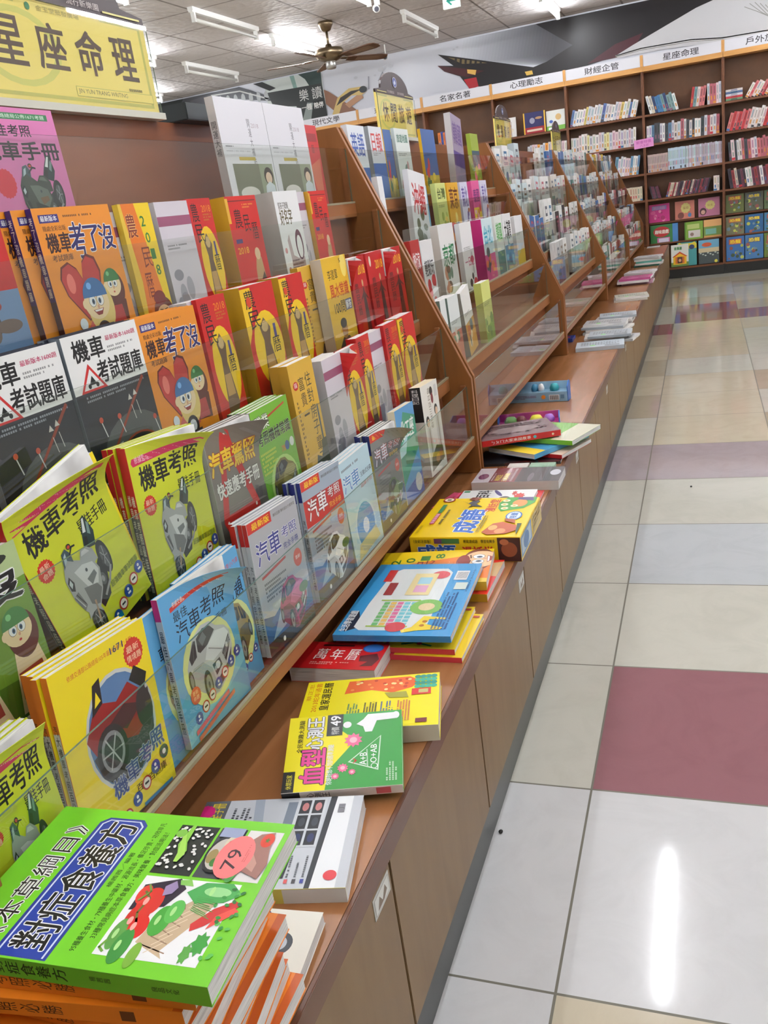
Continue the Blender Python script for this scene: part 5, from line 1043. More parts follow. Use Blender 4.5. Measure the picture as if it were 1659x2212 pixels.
faceout('carton', -2.46, 2.138, .035, .24, .03, (206, 220, 230), 'narrow white and blue carton at the left end of the top shelf', 'box', lambda d: d.rect(0, 0, 1, .35, (50, 100, 170)), tilt=0, y=FY0 + .02)
faceout('gift_box', -2.07, 2.138, .30, .27, .05, (40, 40, 90), 'navy and red gift box with gold ends on the top shelf', 'box', lambda d: (d.rect(0, 0, 1, .3, (150, 30, 40)), d.rect(0, 0, .06, 1, (226, 180, 60)), d.rect(.94, 0, 1, 1, (226, 180, 60)), d.rect(.14, .1, .84, .2, (220, 200, 180)), d.ell(.4, .6, .12, .14, (150, 150, 170)), d.ell(.7, .7, .16, .06, (170, 130, 90))), tilt=0, y=FY0 + .01)
faceout('picture_book', -1.76, 2.138, .25, .25, .02, (226, 228, 222), 'white picture book with green grass and a bear beside the navy gift box', 'book', lambda d: (d.rect(0, 0, 1, .22, (120, 180, 70)), d.ell(.65, .65, .16, .16, (214, 180, 120)), d.ell(.25, .45, .1, .08, (70, 100, 180)), d.rect(.1, .04, .5, .16, WHT)), tilt=-3)
b = MB(); b.box(0, -.001, 0, .25, 0, .11, mat('pink_paper', (226, 150, 206), .6)); o = b.obj('paper_note'); o.location = (-.62, FY0 - .002, 1.735); o.rotation_euler = (0, math.radians(-2), 0); tag(o, 'pink paper note taped to the shelf post', 'note')
d = Draw(.25, .11, .0004); d.text('新書特價', .12, .5, .88, .85, (190, 90, 170), .02); d.text('八五折', .3, .12, .75, .42, (190, 90, 170), .02); n_ = link('note_lettering', to_mesh(d, 'note_lettering'), o); n_.matrix_local = frame((0, -.001, 0), (1, 0, 0), (0, 0, 1))
# ------------------------------------------------------------------ things lying on the worktop
def flat(design, x, y, ang, w, h, ztop, t, label, cat='book', name='book', tilt=(0, 0), **kw):
    """(x, y) is the corner where the spine meets the foot of the cover; ang is the heading of the cover's width"""
    a = math.radians(ang); U = Vector((math.cos(a), math.sin(a), tilt[0])).normalized(); V = Vector((-math.sin(a), math.cos(a), tilt[1])); V = (V - U * V.dot(U)).normalized()
    return book(design, w, h, t, frame((x, y, ztop - .0007), U, V), label, cat, name=name, **kw)
def veg(d):
    # the cover's width runs along the aisle
    for f, c in ((0, (112, 196, 40)),): d.rect(0, 0, 1, 1, c)
    d.poly([(.01, .58), (.9, .58), (.94, .61), (.94, .76), (.9, .79), (.01, .79)], (40, 56, 140)); d.poly([(.02, .593), (.89, .593), (.925, .618), (.925, .752), (.89, .777), (.02, .777)], (206, 216, 236)); d.poly([(.02, .6), (.887, .6), (.918, .622), (.918, .748), (.887, .77), (.02, .77)], (36, 60, 150))
    for i, ch in enumerate('對症食養方'): d.text(ch, .06 + i * .172, .61, .06 + i * .172 + .16, .755, BLK, .02, out=WHT, ow=.06)
    d.text('《本草綱目》', .1, .81, .86, .9, BLK, .01, out=WHT, ow=.06)
    d.text('95種養生食材・79種養生中藥材・源源流長・備足珍貴・功效非凡', .08, .505, .93, .53, (30, 60, 20), .0); d.text('33種常見病症本草食養方・美味營養・對症活用法！', .16, .465, .86, .49, (30, 60, 20), .0); d.text('楊茜茜／編著', .46, .545, .7, .565, (40, 70, 30), .01)
    d.rect(.08, .07, .56, .44, WHT); d.rect(.58, .28, .93, .44, (30, 36, 34)); d.rect(.58, .165, .93, .27, (60, 64, 70)); d.rect(.58, .02, .93, .155, (226, 222, 220))
    # basket of vegetables
    d.poly([(.1, .2), (.17, .32), (.3, .3), (.48, .18), (.44, .12), (.3, .16), (.14, .22)], (196, 172, 140))
    for k in range(7): d.line([(.13 + k * .05, .2 + .01 * (k % 3)), (.16 + k * .05, .29 - .012 * k)], .006, (150, 120, 96)); d.line([(.12 + k * .045, .27 - k * .01), (.19 + k * .045, .22 - .01 * k)], .005, (224, 206, 180))
    d.poly([(.5, .42), (.56, .3), (.5, .26), (.38, .3), (.34, .42)], (40, 30, 50)); d.ell(.3, .37, .1, .04, (196, 40, 36)); d.ell(.4, .36, .09, .045, (206, 46, 40)); d.ell(.44, .4, .06, .025, (214, 60, 50)); d.ell(.25, .345, .07, .035, (210, 40, 36)); d.line([(.27, .36), (.33, .38), (.42, .37), (.46, .4)], .012, (110, 110, 50))
    d.ell(.2, .4, .09, .025, (90, 150, 70)); d.ell(.14, .36, .1, .03, (60, 140, 60)); d.ell(.3, .28, .09, .035, (70, 160, 60)); d.ell(.36, .25, .07, .03, (90, 180, 80)); d.ell(.1, .3, .07, .02, (120, 170, 60)); d.line([(.16, .42), (.12, .43), (.1, .41)], .012, (110, 160, 60))
    d.poly([(.48, .25), (.55, .2), (.56, .1), (.5, .05), (.44, .1), (.42, .2)], (70, 160, 80)); d.poly([(.52, .24), (.56, .26), (.55, .3), (.52, .29)], (130, 190, 90)); d.ell(.5, .14, .03, .05, (150, 210, 140))
    d.poly([(.4, .12), (.46, .06), (.44, .03), (.3, .12), (.26, .16), (.3, .17)], (196, 50, 50)); d.poly([(.36, .1), (.42, .05), (.4, .03), (.28, .11)], (220, 80, 70)); d.ell(.2, .1, .07, .03, (60, 150, 60), 16, .3); d.ell(.14, .13, .06, .02, (90, 160, 70), 14, .3)
    for k in range(9): d.line([(.38 + .01 * k, .2), (.34 + .014 * k, .12 + .01 * (k % 3))], .004, (70, 150, 70))
    for x, y in ((.28, .385), (.4, .375), (.25, .36)): d.ell(x, y, .025, .009, (250, 170, 160), 12)
    for x, y in ((.14, .37), (.2, .405), (.3, .29), (.36, .255), (.5, .16)): d.ell(x, y, .03, .008, (170, 220, 140), 12)
    for k in range(26):
        q0 = random.Random(k * 7); x = .1 + q0.random() * .44; y = .03 + q0.random() * .1
        if .36 < x < .55 or y < .09: d.ell(x, y, .014, .007, [(50, 140, 60), (90, 180, 80), (40, 110, 50)][k % 3], 8, 0, q0.random() * 3)
    d.poly([(.44, .33), (.5, .34), (.54, .31), (.5, .29), (.46, .3)], (150, 130, 170)); d.line([(.4, .405), (.46, .38), (.5, .4)], .01, (120, 150, 70))
    # rice and okra
    rr = random.Random(5)
    for k in range(44): d.ell(.62 + rr.random() * .29, .29 + rr.random() * .14, .012, .006, (226, 226, 222), 8, 0, rr.random() * 3)
    d.poly([(.72, .38), (.78, .4), (.92, .39), (.93, .375), (.8, .37), (.74, .35), (.7, .36)], (130, 190, 70)); d.poly([(.66, .36), (.72, .35), (.88, .4), (.88, .41), (.72, .38), (.66, .375)], (160, 210, 90)); d.circ(.86, .415, .03, (120, 180, 70))
    d.ell(.74, .215, .13, .055, (30, 30, 36)); d.ell(.74, .215, .11, .047, (190, 184, 176)); d.ell(.72, .24, .05, .02, (150, 130, 80)); d.ell(.68, .22, .03, .015, (60, 120, 50)); d.ell(.82, .2, .05, .02, (206, 196, 170)); d.rect(.86, .17, .93, .26, (150, 160, 190))
    d.poly([(.6, .03), (.66, .14), (.8, .15), (.9, .1), (.92, .05), (.8, .04), (.7, .02)], (150, 106, 96)); d.poly([(.64, .06), (.7, .13), (.82, .12), (.7, .06)], (186, 140, 126)); d.ell(.86, .065, .05, .025, (206, 60, 40)); d.ell(.86, .065, .02, .01, (60, 110, 40), 10, .5); d.ell(.62, .13, .06, .02, (60, 140, 60))
    d.ell(.73, .155, .15, .068, (250, 124, 124)); d.text('79', .64, .13, .78, .185, (60, 40, 50), .0, rot=0); d.text('元', .82, .2, .84, .207, (190, 90, 90), 0); d.fine(.7, .105, .82, .12, 2, (206, 96, 96))
DES['veg'] = ((112, 196, 40), (96, 170, 40), veg, lambda d: (d.vtext('對症食養方', .2, .5, .86, .8, (24, 50, 20), .02), d.vtext('楊茜茜', .45, .34, .7, .42, (24, 50, 20), .01), d.vtext('良品文化', .4, .1, .66, .2, (24, 60, 20), .0), d.rect(.1, .82, .9, 1, (40, 56, 140)), d.vtext('本草', .25, .83, .8, .98, WHT, .02)))
@des('orangebk', (232, 130, 30), (214, 120, 30), lambda d: (d.vtext('考照必勝', .25, .5, .8, .9, (70, 40, 20), .0), d.rect(.2, .2, .8, .26, (90, 50, 20))))
def _(d): d.text('完全攻略', .2, .7, .9, .85, (120, 60, 10), .02); d.rect(.1, .1, .4, .14, (90, 50, 10)); d.rect(.0, .0, 1, .04, (200, 90, 20))
@des('beigebk', (232, 228, 216), (214, 206, 190))
def _(d): d.ell(.86, .36, .16, .1, (60, 40, 110)); d.ell(.7, .17, .1, .07, (60, 64, 72)); d.ell(.7, .17, .06, .04, (190, 196, 206)); d.ell(.55, .3, .13, .07, (226, 196, 160)); d.ell(.4, .42, .08, .05, (50, 36, 34)); d.text('新知', .3, .22, .5, .34, (120, 120, 170), .02)
flat('beigebk', -.200, -.572, 96, .19, .26, .5185, .018, 'cream book with a purple blotch on the worktop, under the fanned orange stack', tilt=(0, 0))
for k in range(9):
    zt = .5192 + (k + 1) * .0226; r = random.Random(k + 60)
    flat('orangebk', -.185 + r.uniform(-.012, .012) - k * .0015, -.705 + r.uniform(-.012, .014), 92 + r.uniform(-4, 6), .20, .265, zt, .0215, 'orange exam book in the stack under the green food book, %s from the bottom' % ['first', 'second', 'third', 'fourth', 'fifth', 'sixth', 'seventh', 'eighth', 'ninth'][k], group='orange books stacked at the near end')
flat('veg', -.163, -.702, 93.5, .225, .316, .7475, .024, 'bright green food remedy book with vegetables and a pink price sticker, topmost of the stack')
@des('carbk', (196, 200, 206), (206, 196, 90), lambda d: (d.vtext('汽車美容實務', .2, .5, .85, .9, (60, 50, 20), .0), d.rect(0, 0, 1, .35, (214, 214, 210))))
def _(d):
    d.rect(0, .84, 1, 1, (96, 100, 106)); d.rect(0, .06, 1, .2, (236, 238, 240)); d.poly([(0, .2), (1, .16), (1, .2), (0, .23)], (40, 44, 50)); d.poly([(0, .5), (1, .62), (1, .68), (0, .56)], (160, 170, 184)); d.rect(.6, .4, .95, .46, (120, 130, 144))
    for i, ch in enumerate('汽機車修護'): d.text(ch, .08 + i * .12, .86, .18 + i * .12, .94, (220, 190, 40), .04, out=(60, 40, 40), ow=.04)
    d.text('完全手冊', .7, .86, .97, .95, (220, 200, 60), .03); d.circ(.86, .98, .09, (206, 40, 120), 30, .1); d.fine(.4, .66, .9, .8, 5, (70, 74, 80), 9)
    d.ell(.42, .5, .1, .07, (20, 22, 24)); d.ell(.42, .5, .05, .035, (150, 154, 160)); d.poly([(.05, .68), (.35, .6), (.4, .44), (.2, .4), (.04, .52)], (22, 24, 28)); d.ell(.14, .5, .1, .06, (26, 28, 30)); d.ell(.14, .5, .05, .03, (120, 124, 130)); d.poly([(.1, .42), (.5, .38), (.5, .34), (.1, .36)], (36, 38, 44))
    d.rect(.42, .22, .98, .4, (206, 210, 214))
    for i, c in enumerate([(40, 50, 90), (60, 66, 74), (190, 120, 120)]):
        for j in range(2): d.rect(.44 + i * .18, .235 + j * .08, .6 + i * .18, .3 + j * .08, (34, 36, 42)); d.ell(.52 + i * .18, .265 + j * .08, .05, .02, c)
    for i in range(3): d.rect(.05, .24 + i * .045, .09, .26 + i * .045, [(60, 70, 150), (60, 60, 64), (206, 90, 90)][i]); d.fine(.11, .24 + i * .045, .34, .26 + i * .045, 1, (90, 94, 100), i)
    d.circ(.12, .1, .05, (206, 50, 60)); d.text('一一', .8, .1, .9, .14, (120, 120, 126), 0)
flat('carbk', -.203, -.341, 103, .20, .265, .5255, .025, 'grey car care handbook with a black motorcycle photo, on the worktop behind the green book')
@des('blood', (50, 150, 60), (226, 214, 206), lambda d: (d.rect(0, .85, 1, 1, (30, 28, 30)), d.vtext('心測王', .2, .6, .8, .8, (60, 30, 40), .02), d.rect(.1, .1, .9, .22, (206, 90, 100))))
def _(d):
    d.poly([(0, .64), (.25, .62), (.62, .4), (.8, .56), (1, .54), (1, 1), (0, 1)], (240, 226, 30)); d.rect(0, .9, .26, 1, (30, 28, 26)); d.text('休閒玩家', .04, .92, .22, .97, (230, 220, 60), .0)
    for i, ch in enumerate('血型'): d.text(ch, .08 + i * .24, .66, .3 + i * .24, .86, (230, 70, 150), .06, out=BLK, ow=.06)
    for i, ch in enumerate('心測王'): d.text(ch, .54 + i * .15, .69, .68 + i * .15, .83, WHT, .05, out=BLK, ow=.07)
    d.text('全民樂趣大測驗', .5, .86, .95, .91, BLK, .02); d.text('你絕對想不到的超準測驗', .06, .585, .58, .64, WHT, .02); d.rect(.7, .52, 1, .66, (26, 28, 26)); d.text('49', .84, .54, .98, .63, WHT, .05); d.text('特價', .72, .55, .82, .62, (206, 206, 200), .02)
    d.circ(.84, .48, .045, WHT); d.poly([(.84, .4), (.9, .34), (.97, .3), (.97, .06), (.93, .03), (.88, .06), (.87, .22), (.72, .26), (.72, .32), (.8, .34)], WHT); d.ell(.93, .05, .05, .03, WHT)
    d.poly([(.2, .2), (.66, .18), (.33, .46)], (206, 226, 206)); d.poly([(.22, .21), (.64, .19), (.335, .44)], (50, 150, 60)); d.line([(.25, .29), (.48, .3)], .012, (206, 226, 206)); d.text('A+B', .28, .3, .44, .36, WHT, .03); d.text('O+AB', .3, .215, .54, .27, WHT, .03); d.circ(.26, .235, .035, WHT); d.circ(.26, .235, .028, (50, 150, 60))
    d.poly([(.3, .42), (.34, .38), (.38, .42), (.34, .4)], RED)
    for x, y, q in ((.62, .42, .1), (.26, .5, .06), (.16, .56, .045), (.2, .42, .04)):
        d.circ(x, y, q, (230, 110, 150), 20, .3); d.circ(x, y, q * .4, (250, 190, 200))
    d.fine(.06, .04, .3, .14, 4, (190, 220, 190), 4)
flat('blood', -.190, -.118, 107, .165, .20, .5325, .018, 'green and yellow blood type quiz book leaning on the yellow almanac', tilt=(.24, .02))
@des('y2013', (240, 226, 30), (206, 196, 170))
def _(d):
    d.text('皇家運民曆', .42, .8, .96, .87, BLK, .03); d.text('2013蛇年通書', .4, .885, .96, .93, (206, 80, 30), .01); d.text('蔡正忠', .62, .945, .95, .98, (206, 110, 40), .0); d.text('41', .1, .84, .3, .95, (40, 100, 190), .05, rot=0); d.fine(.04, .8, .16, .83, 2, (60, 90, 160))
    d.poly([(.7, .7), (.95, .68), (.96, .22), (.86, .14), (.74, .2), (.66, .34), (.74, .5)], (226, 100, 40)); rr = random.Random(4)
    for k in range(24): d.ell(.72 + rr.random() * .22, .2 + rr.random() * .48, .02, .014, [(190, 60, 30), (240, 150, 80), (240, 220, 150)][k % 3])
    for k in range(16): d.circ(.74 + (k % 4) * .065, .04 + (k // 4) * .04, .034, [(60, 170, 140), (40, 140, 120)][k % 2])
    d.rect(.58, .06, .7, .2, (206, 40, 40)); d.rect(.61, .08, .68, .15, (200, 190, 120)); d.poly([(.54, .22), (.66, .24), (.66, .4), (.56, .36)], (160, 156, 60))
    for q, c in enumerate([(206, 110, 90), (60, 90, 160), (70, 70, 60), (60, 130, 110)]): d.fine(.12, .2 + q * .12, .5, .3 + q * .12, 5, c, q)
    d.rect(.06, .08, .14, .16, (110, 30, 30))
DES['y2013'] = ((240, 226, 30), (206, 196, 170), DES['y2013'][2], None)
flat('y2013', -.178, .052, 105, .185, .265, .5330, .031, 'yellow 2013 almanac with an orange dragon and a lifted cover edge', cat='almanac', name='almanac', curl=(math.radians(170), -.02, .16), cream=True)
@des('wannian', (196, 28, 30), (214, 206, 206))
def _(d):
    for i, ch in enumerate('萬年曆'): d.text(ch, .2 + i * .19, .34, .34 + i * .19, .74, (236, 226, 220), .02)
    d.ell(.84, .8, .12, .16, (30, 90, 170)); d.ell(.84, .8, .105, .135, (60, 120, 200)); d.poly([(.74, .5), (.92, .6), (.98, .4), (.94, .15), (.8, .12), (.86, .3), (.76, .3)], (90, 20, 22)); d.rect(.22, .84, .6, .9, (60, 20, 22)); d.fine(.2, .14, .66, .26, 2, (226, 160, 150))
flat('wannian', -.552, .216, 2, .19, .112, .5335, .033, 'thick red perpetual calendar with white characters and a blue oval badge', cat='almanac', name='almanac')
@des('comic', (240, 206, 40), (206, 60, 70))
def _(d):
    d.rect(0, .55, 1, 1, (206, 50, 70)); rr = random.Random(8)
    for k in range(20): d.circ(rr.random() * .9 + .05, .5 + rr.random() * .46, .05, [(240, 120, 60), (60, 150, 160), (220, 60, 120), (240, 206, 60)][k % 4])
    for k in range(9): d.line([(.06 + .09 * k, .2), (.12 + .09 * k, .34), (.08 + .09 * k, .44)], .03, (30, 110, 50)); d.circ(.1 + .09 * k, .3, .03, (190, 30, 50))
    d.ell(.8, .16, .12, .06, (206, 50, 40)); d.rect(.9, .02, .95, .2, (190, 70, 60))
flat('comic', -.207, .325, 90, .20, .275, .5125, .0115, 'lower yellow and red comic book under the blue activity book')
flat('comic', -.224, .335, 91, .20, .275, .5255, .0115, 'upper yellow and red comic book directly under the blue activity book')
@des('act', (60, 156, 214), (50, 140, 200))
def _(d):
    d.poly([(.04, .92), (.3, .98), (.3, .9), (.1, .8)], (30, 40, 60)); d.poly([(.06, .3), (.1, .24), (.86, .24), (.92, .3), (.92, .74), (.86, .82), (.4, .86), (.1, .86), (.06, .8)], (232, 236, 234))
    for i in range(5):
        for j in range(7): d.rect(.12 + j * .045, .42 + i * .062, .155 + j * .045, .47 + i * .062, [(120, 200, 210), (120, 200, 210), (230, 110, 160), (236, 190, 90), (110, 190, 110)][i])
    d.rect(.1, .4, .115, .76, (170, 206, 60)); d.rect(.44, .4, .455, .76, (170, 206, 60)); d.circ(.36, .32, .1, (130, 190, 90)); d.circ(.36, .32, .05, (230, 206, 160)); d.circ(.82, .34, .06, (214, 80, 90)); d.circ(.1, .5, .06, (206, 60, 70)); d.rect(.52, .36, .84, .58, (240, 220, 160)); d.rect(.56, .4, .66, .52, (230, 170, 200)); d.rect(.68, .4, .78, .52, (170, 214, 230))
    d.rect(.52, .7, .7, .78, (150, 30, 36)); d.rect(.72, .78, .9, .86, (196, 50, 50)); d.poly([(.14, .26), (.1, .1), (.08, .1), (.06, .3), (.03, .42), (.06, .44), (.1, .36), (.24, .3), (.22, .1), (.2, .1), (.2, .24)], (240, 214, 60)); d.circ(.12, .28, .015, (190, 120, 40)); d.circ(.17, .27, .015, (190, 120, 40))
    d.rect(.74, .08, .88, .2, WHT)
    for i in range(9): d.rect(.76, .09 + i * .011, .86, .094 + i * .011, BLK)
    d.rect(.6, .05, .7, .16, (214, 226, 216)); d.fine(.08, .06, .56, .2, 5, (30, 90, 150), 3, False); d.text('2歲/120片', .56, .03, .9, .048, (20, 60, 110), .02); d.text('生活學習遊戲', .04, .9, .3, .97, WHT, .04)
flat('act', -.226, .326, 93, .375, .262, .5615, .014, 'large blue plastic-wrapped activity book with a giraffe on its back cover', wrap=True)
flat('rednm', -.218, .612, 90, .205, .29, .5205, .0195, 'lower red almanac at the counter edge beside the blue activity book', cat='almanac', name='almanac')
flat('nmorange', -.222, .633, 97, .205, .29, .5440, .022, 'upper 2018 almanac with a smiling child, half under the blue activity book', cat='almanac', name='almanac')
def idiom(d):
    d.text('成語', .1, .44, .68, .66, (40, 100, 190), .06, out=WHT, ow=.06); d.text('漫話堂', .62, .2 + .16, .95, .46, (206, 70, 50), .04, rot=0)
    d.poly([(.62, .3), (.7, .1), (.85, .02), (1, .02), (1, .3), (.85, .36), (.7, .34)], (70, 160, 60)); d.ell(.84, .16, .1, .07, (230, 150, 80)); d.poly([(.9, .04), (1, .06), (1, .2), (.94, .2)], (70, 50, 110))
    for x, y in ((.7, .28), (.8, .3), (.76, .2), (.9, .3)): d.circ(x, y, .035, (240, 236, 200)); d.circ(x, y, .015, (230, 170, 60))
    d.ell(.5, .15, .11, .075, (60, 120, 190)); d.ell(.5, .15, .095, .062, (220, 232, 240)); d.text('限量', .43, .12, .57, .18, (60, 110, 180), .04)
    d.poly([(.72, .64), (.8, .62), (.9, .74), (.84, .66), (.96, .62), (.9, .56), (.82, .58), (.74, .5), (.76, .6)], (60, 60, 64)); d.circ(.94, .88, .06, (170, 60, 40)); d.circ(.94, .88, .045, (236, 226, 200)); d.text('1', .925, .86, .955, .9, BLK, .02); d.poly([(.9, .6), (1, .56), (1, .66), (.94, .68)], (120, 60, 40))
    d.poly([(.04, .3), (.1, .36), (.3, .3), (.34, .22), (.26, .08), (.14, .06), (.06, .14)], (190, 90, 50)); d.ell(.2, .28, .06, .04, (240, 180, 110)); d.ell(.12, .2, .06, .05, (230, 150, 100)); d.poly([(.04, .04), (.12, .06), (.3, .08), (.3, .04)], (40, 70, 40)); d.poly([(.36, .2), (.42, .22), (.4, .12), (.3, .1)], (170, 80, 40))
    d.rect(.3, .86, .56, .9, (206, 60, 110)); d.rect(.58, .86, .8, .9, (50, 130, 80)); d.text('全彩注音版', .31, .865, .55, .897, WHT, .02); d.fine(.1, .38, .5, .42, 2, (60, 50, 30), 2); d.fine(.3, .78, .7, .82, 1, (60, 50, 30), 6); d.text('〔全彩注音版〕', .06, .94, .26, .965, (110, 90, 30), 0)
B_ = root_at('boxed_book_set', (-.335, 1.0, .5), 'thick yellow idiom book box set with blue characters on the worktop', 'box set')
bx = MB(); bx.box(-.483, .850, .5006, -.181, 1.158, .5702, mat('box_yellow', (244, 206, 20), .3)); put(bx, 'box', B_, .0012)
d = Draw(.308, .302, .0003); idiom(d); o = link('top_print', to_mesh(d, 'top_print'), B_); o.matrix_local = B_.matrix_world.inverted() @ frame((-.181, .850, .5702), (0, 1, 0), (-1, 0, 0))
d = Draw(.302, .0696, .0003); d.text('成語', .06, .08, .42, .68, (40, 90, 180), .06, out=WHT, ow=.06); d.text('漫話堂', .48, .12, .76, .62, (206, 60, 40), .05); d.rect(.8, .02, 1, .98, (70, 34, 30)); d.ell(.9, .5, .07, .3, (150, 80, 50)); d.ell(.86, .8, .04, .12, (190, 110, 70)); d.text('〔全彩注音版〕', .04, .76, .2, .9, BLK, .02); d.rect(.23, .74, .46, .94, (60, 120, 70)); d.rect(.23, .74, .3, .94, (110, 60, 110)); d.text('輕鬆讀成語　學習有興多', .5, .76, .78, .9, BLK, .02)
o = link('side_print', to_mesh(d, 'side_print'), B_); o.matrix_local = B_.matrix_world.inverted() @ frame((-.483, .850, .5006), (1, 0, 0), (0, 0, 1))
d = Draw(.308, .0696, .0003); d.rect(.02, .1, .5, .9, (110, 150, 190)); d.rect(.06, .2, .46, .8, (190, 206, 214)); d.rect(.55, .1, .98, .9, (206, 180, 110)); d.fine(.58, .3, .94, .8, 3, (150, 120, 70)); d.ell(.25, .5, .12, .3, (70, 120, 170))
o = link('end_print', to_mesh(d, 'end_print'), B_); o.matrix_local = B_.matrix_world.inverted() @ frame((-.181, .850, .5006), (0, 1, 0), (0, 0, 1))
@des('baike', (232, 232, 230), (196, 60, 50))
def _(d): d.text('小百科', .46, .6, .98, .78, BLK, .05); d.ell(.85, .5, .16, .03, (70, 60, 120), rot=.5); d.ell(.5, .38, .2, .1, (70, 60, 60)); d.ell(.7, .2, .16, .08, (200, 60, 50), 18, .3); d.ell(.84, .28, .12, .04, (200, 70, 60), 14, .4); d.poly([(.1, .1), (.5, .06), (.5, .2), (.2, .24)], (50, 110, 50)); d.circ(.2, .9, .12, (226, 120, 50)); d.rect(.9, .9, .97, .98, (60, 140, 90))
DES['redplain'] = plain((190, 30, 34), (170, 24, 28), None)
flat('redplain', -.212, 1.182, 90, .215, .27, .5085, .0075, 'thin red book under the white children encyclopedia')
flat('baike', -.229, 1.175, 90, .205, .24, .5185, .0095, 'white children encyclopedia with red leaves, just beyond the yellow box set')
pn = MB(); pn.box(0, 0, 0, .1, .15, .0004, mat('pink_slip', (236, 90, 130), .6)); o = pn.obj('paper_slip'); o.matrix_world = Matrix.Translation((-.55, 1.27, .5010)) @ Matrix.Rotation(math.radians(-14), 4, 'Z'); tag(o, 'pink paper slip beside the white children encyclopedia', 'paper')
d = Draw(.1, .15, .0006); d.text('預訂', .2, .5, .7, .75, (150, 40, 70), .0); n_ = link('slip_lettering', to_mesh(d, 'slip_lettering'), o)
@des('maroon', (60, 50, 54), (214, 210, 204))
def _(d): d.rect(0, .5, 1, .8, (120, 30, 40)); d.rect(0, .8, 1, 1, (206, 196, 200)); d.ell(.4, .9, .2, .06, (120, 60, 100)); d.text('林志生', .1, .68, .5, .75, (226, 206, 50), .04); d.text('三國演義', .04, .6, .6, .66, (226, 206, 50), .04); d.fine(.1, .76, .9, .79, 1, (214, 206, 206)); [d.circ(.08 + i * .09, .55, .03, (190, 180, 180)) for i in range(10)]; d.rect(.0, .1, 1, .18, (30, 28, 34)); d.ell(.6, .08, .2, .06, (206, 206, 214)); d.ell(.3, .34, .3, .03, (110, 100, 106))
flat('maroon', -.170, 1.424, 90, .15, .285, .5305, .030, 'black and maroon novel with yellow title beyond the yellow box set', wrap=True)
q = root_at('pen_pack', (-.31, 1.61, .5), 'plastic-wrapped pack of small white and green boxes on the worktop', 'pack')
for x0, x1, c in ((-.37, -.30, (222, 218, 210)), (-.295, -.21, (150, 190, 160))):
    b = MB(); b.box(x0, 1.585, .5008, x1, 1.635, .528, pr(c)); bb = put(b, 'small_box', q, .001)
    d = Draw(x1 - x0, .027, .0003); d.rect(.1, .3, .22, .8, (190, 40, 40)); d.rect(.4, .2, .7, .8, (90, 96, 90)); d.rect(.8, .3, .9, .7, (190, 40, 40)); o = link('box_print', to_mesh(d, 'box_print'), q); o.matrix_local = q.matrix_world.inverted() @ frame((x0, 1.585, .5008), (1, 0, 0), (0, 0, 1))
b = MB(); b.prism([(-.43, .502), (-.38, .534), (-.2, .532), (-.19, .505)], 'y', 1.578, 1.642, M_WRAP); put(b, 'plastic_wrap', q)
DES['blackb'] = plain((30, 30, 34), (26, 26, 30)); DES['redb'] = plain((196, 40, 40), (206, 40, 44), None, BLK, (0, .2), (230, 200, 180)); DES['blueb'] = plain((70, 150, 200), (90, 170, 214), None, BLK, (.8, 1), (240, 210, 60)); DES['greenb'] = plain((130, 190, 80), (130, 206, 50), None, BLK, (0, .3), (230, 226, 200))
DES['redtop'] = ((120, 90, 96), (206, 34, 30), lambda d: (d.fine(.1, .2, .9, .9, 6, (170, 150, 150), 3), d.ell(.5, .5, .3, .2, (150, 130, 130))), lambda d: (d.vtext('大家來說故事繪本', .25, .3, .8, .8, WHT, .02),))
PB = dict(name='board_book')
flat('blackb', -.205, 1.70, 92, .17, .30, .5105, .0095, 'black board book at the bottom of the tilted pile', **PB)
flat('redb', -.203, 1.722, 68, .21, .25, .5255, .0135, 'thin red board book near the bottom of the tilted pile', **PB)
flat('blueb', -.135, 1.93, 149, .22, .30, .5450, .017, 'sky blue board book with a yellow corner sticking out over the aisle', **PB)
flat('greenb', -.17, 1.76, 70, .22, .29, .5640, .016, 'lime green board book in the middle of the tilted pile', wrap=True, **PB)
bk = book('redtop', .285, .20, .021, frame((-.478, 1.703, .5905), (math.cos(math.radians(24)), math.sin(math.radians(24)), 0), (-math.sin(math.radians(24)), math.cos(math.radians(24)), 0)), 'plastic-wrapped board book with a bright red spine, topmost of the tilted pile', name='board_book', wrap=True)
b = MB(); b.box(0, -.0012, -.021, .285, 0, .0004, pr((206, 34, 30))); sp = b.obj('spine', bk); d = Draw(.285, .0214, .0003); d.text('ㄅㄆㄇ大家來說故事', .12, .25, .62, .8, WHT, .03); d.circ(.67, .5, .02, (80, 190, 200)); d.circ(.9, .5, .015, (240, 220, 180)); o = link('spine_print', to_mesh(d, 'spine_print'), sp); o.matrix_local = frame((0, -.0012, -.021), (1, 0, 0), (0, 0, 1))
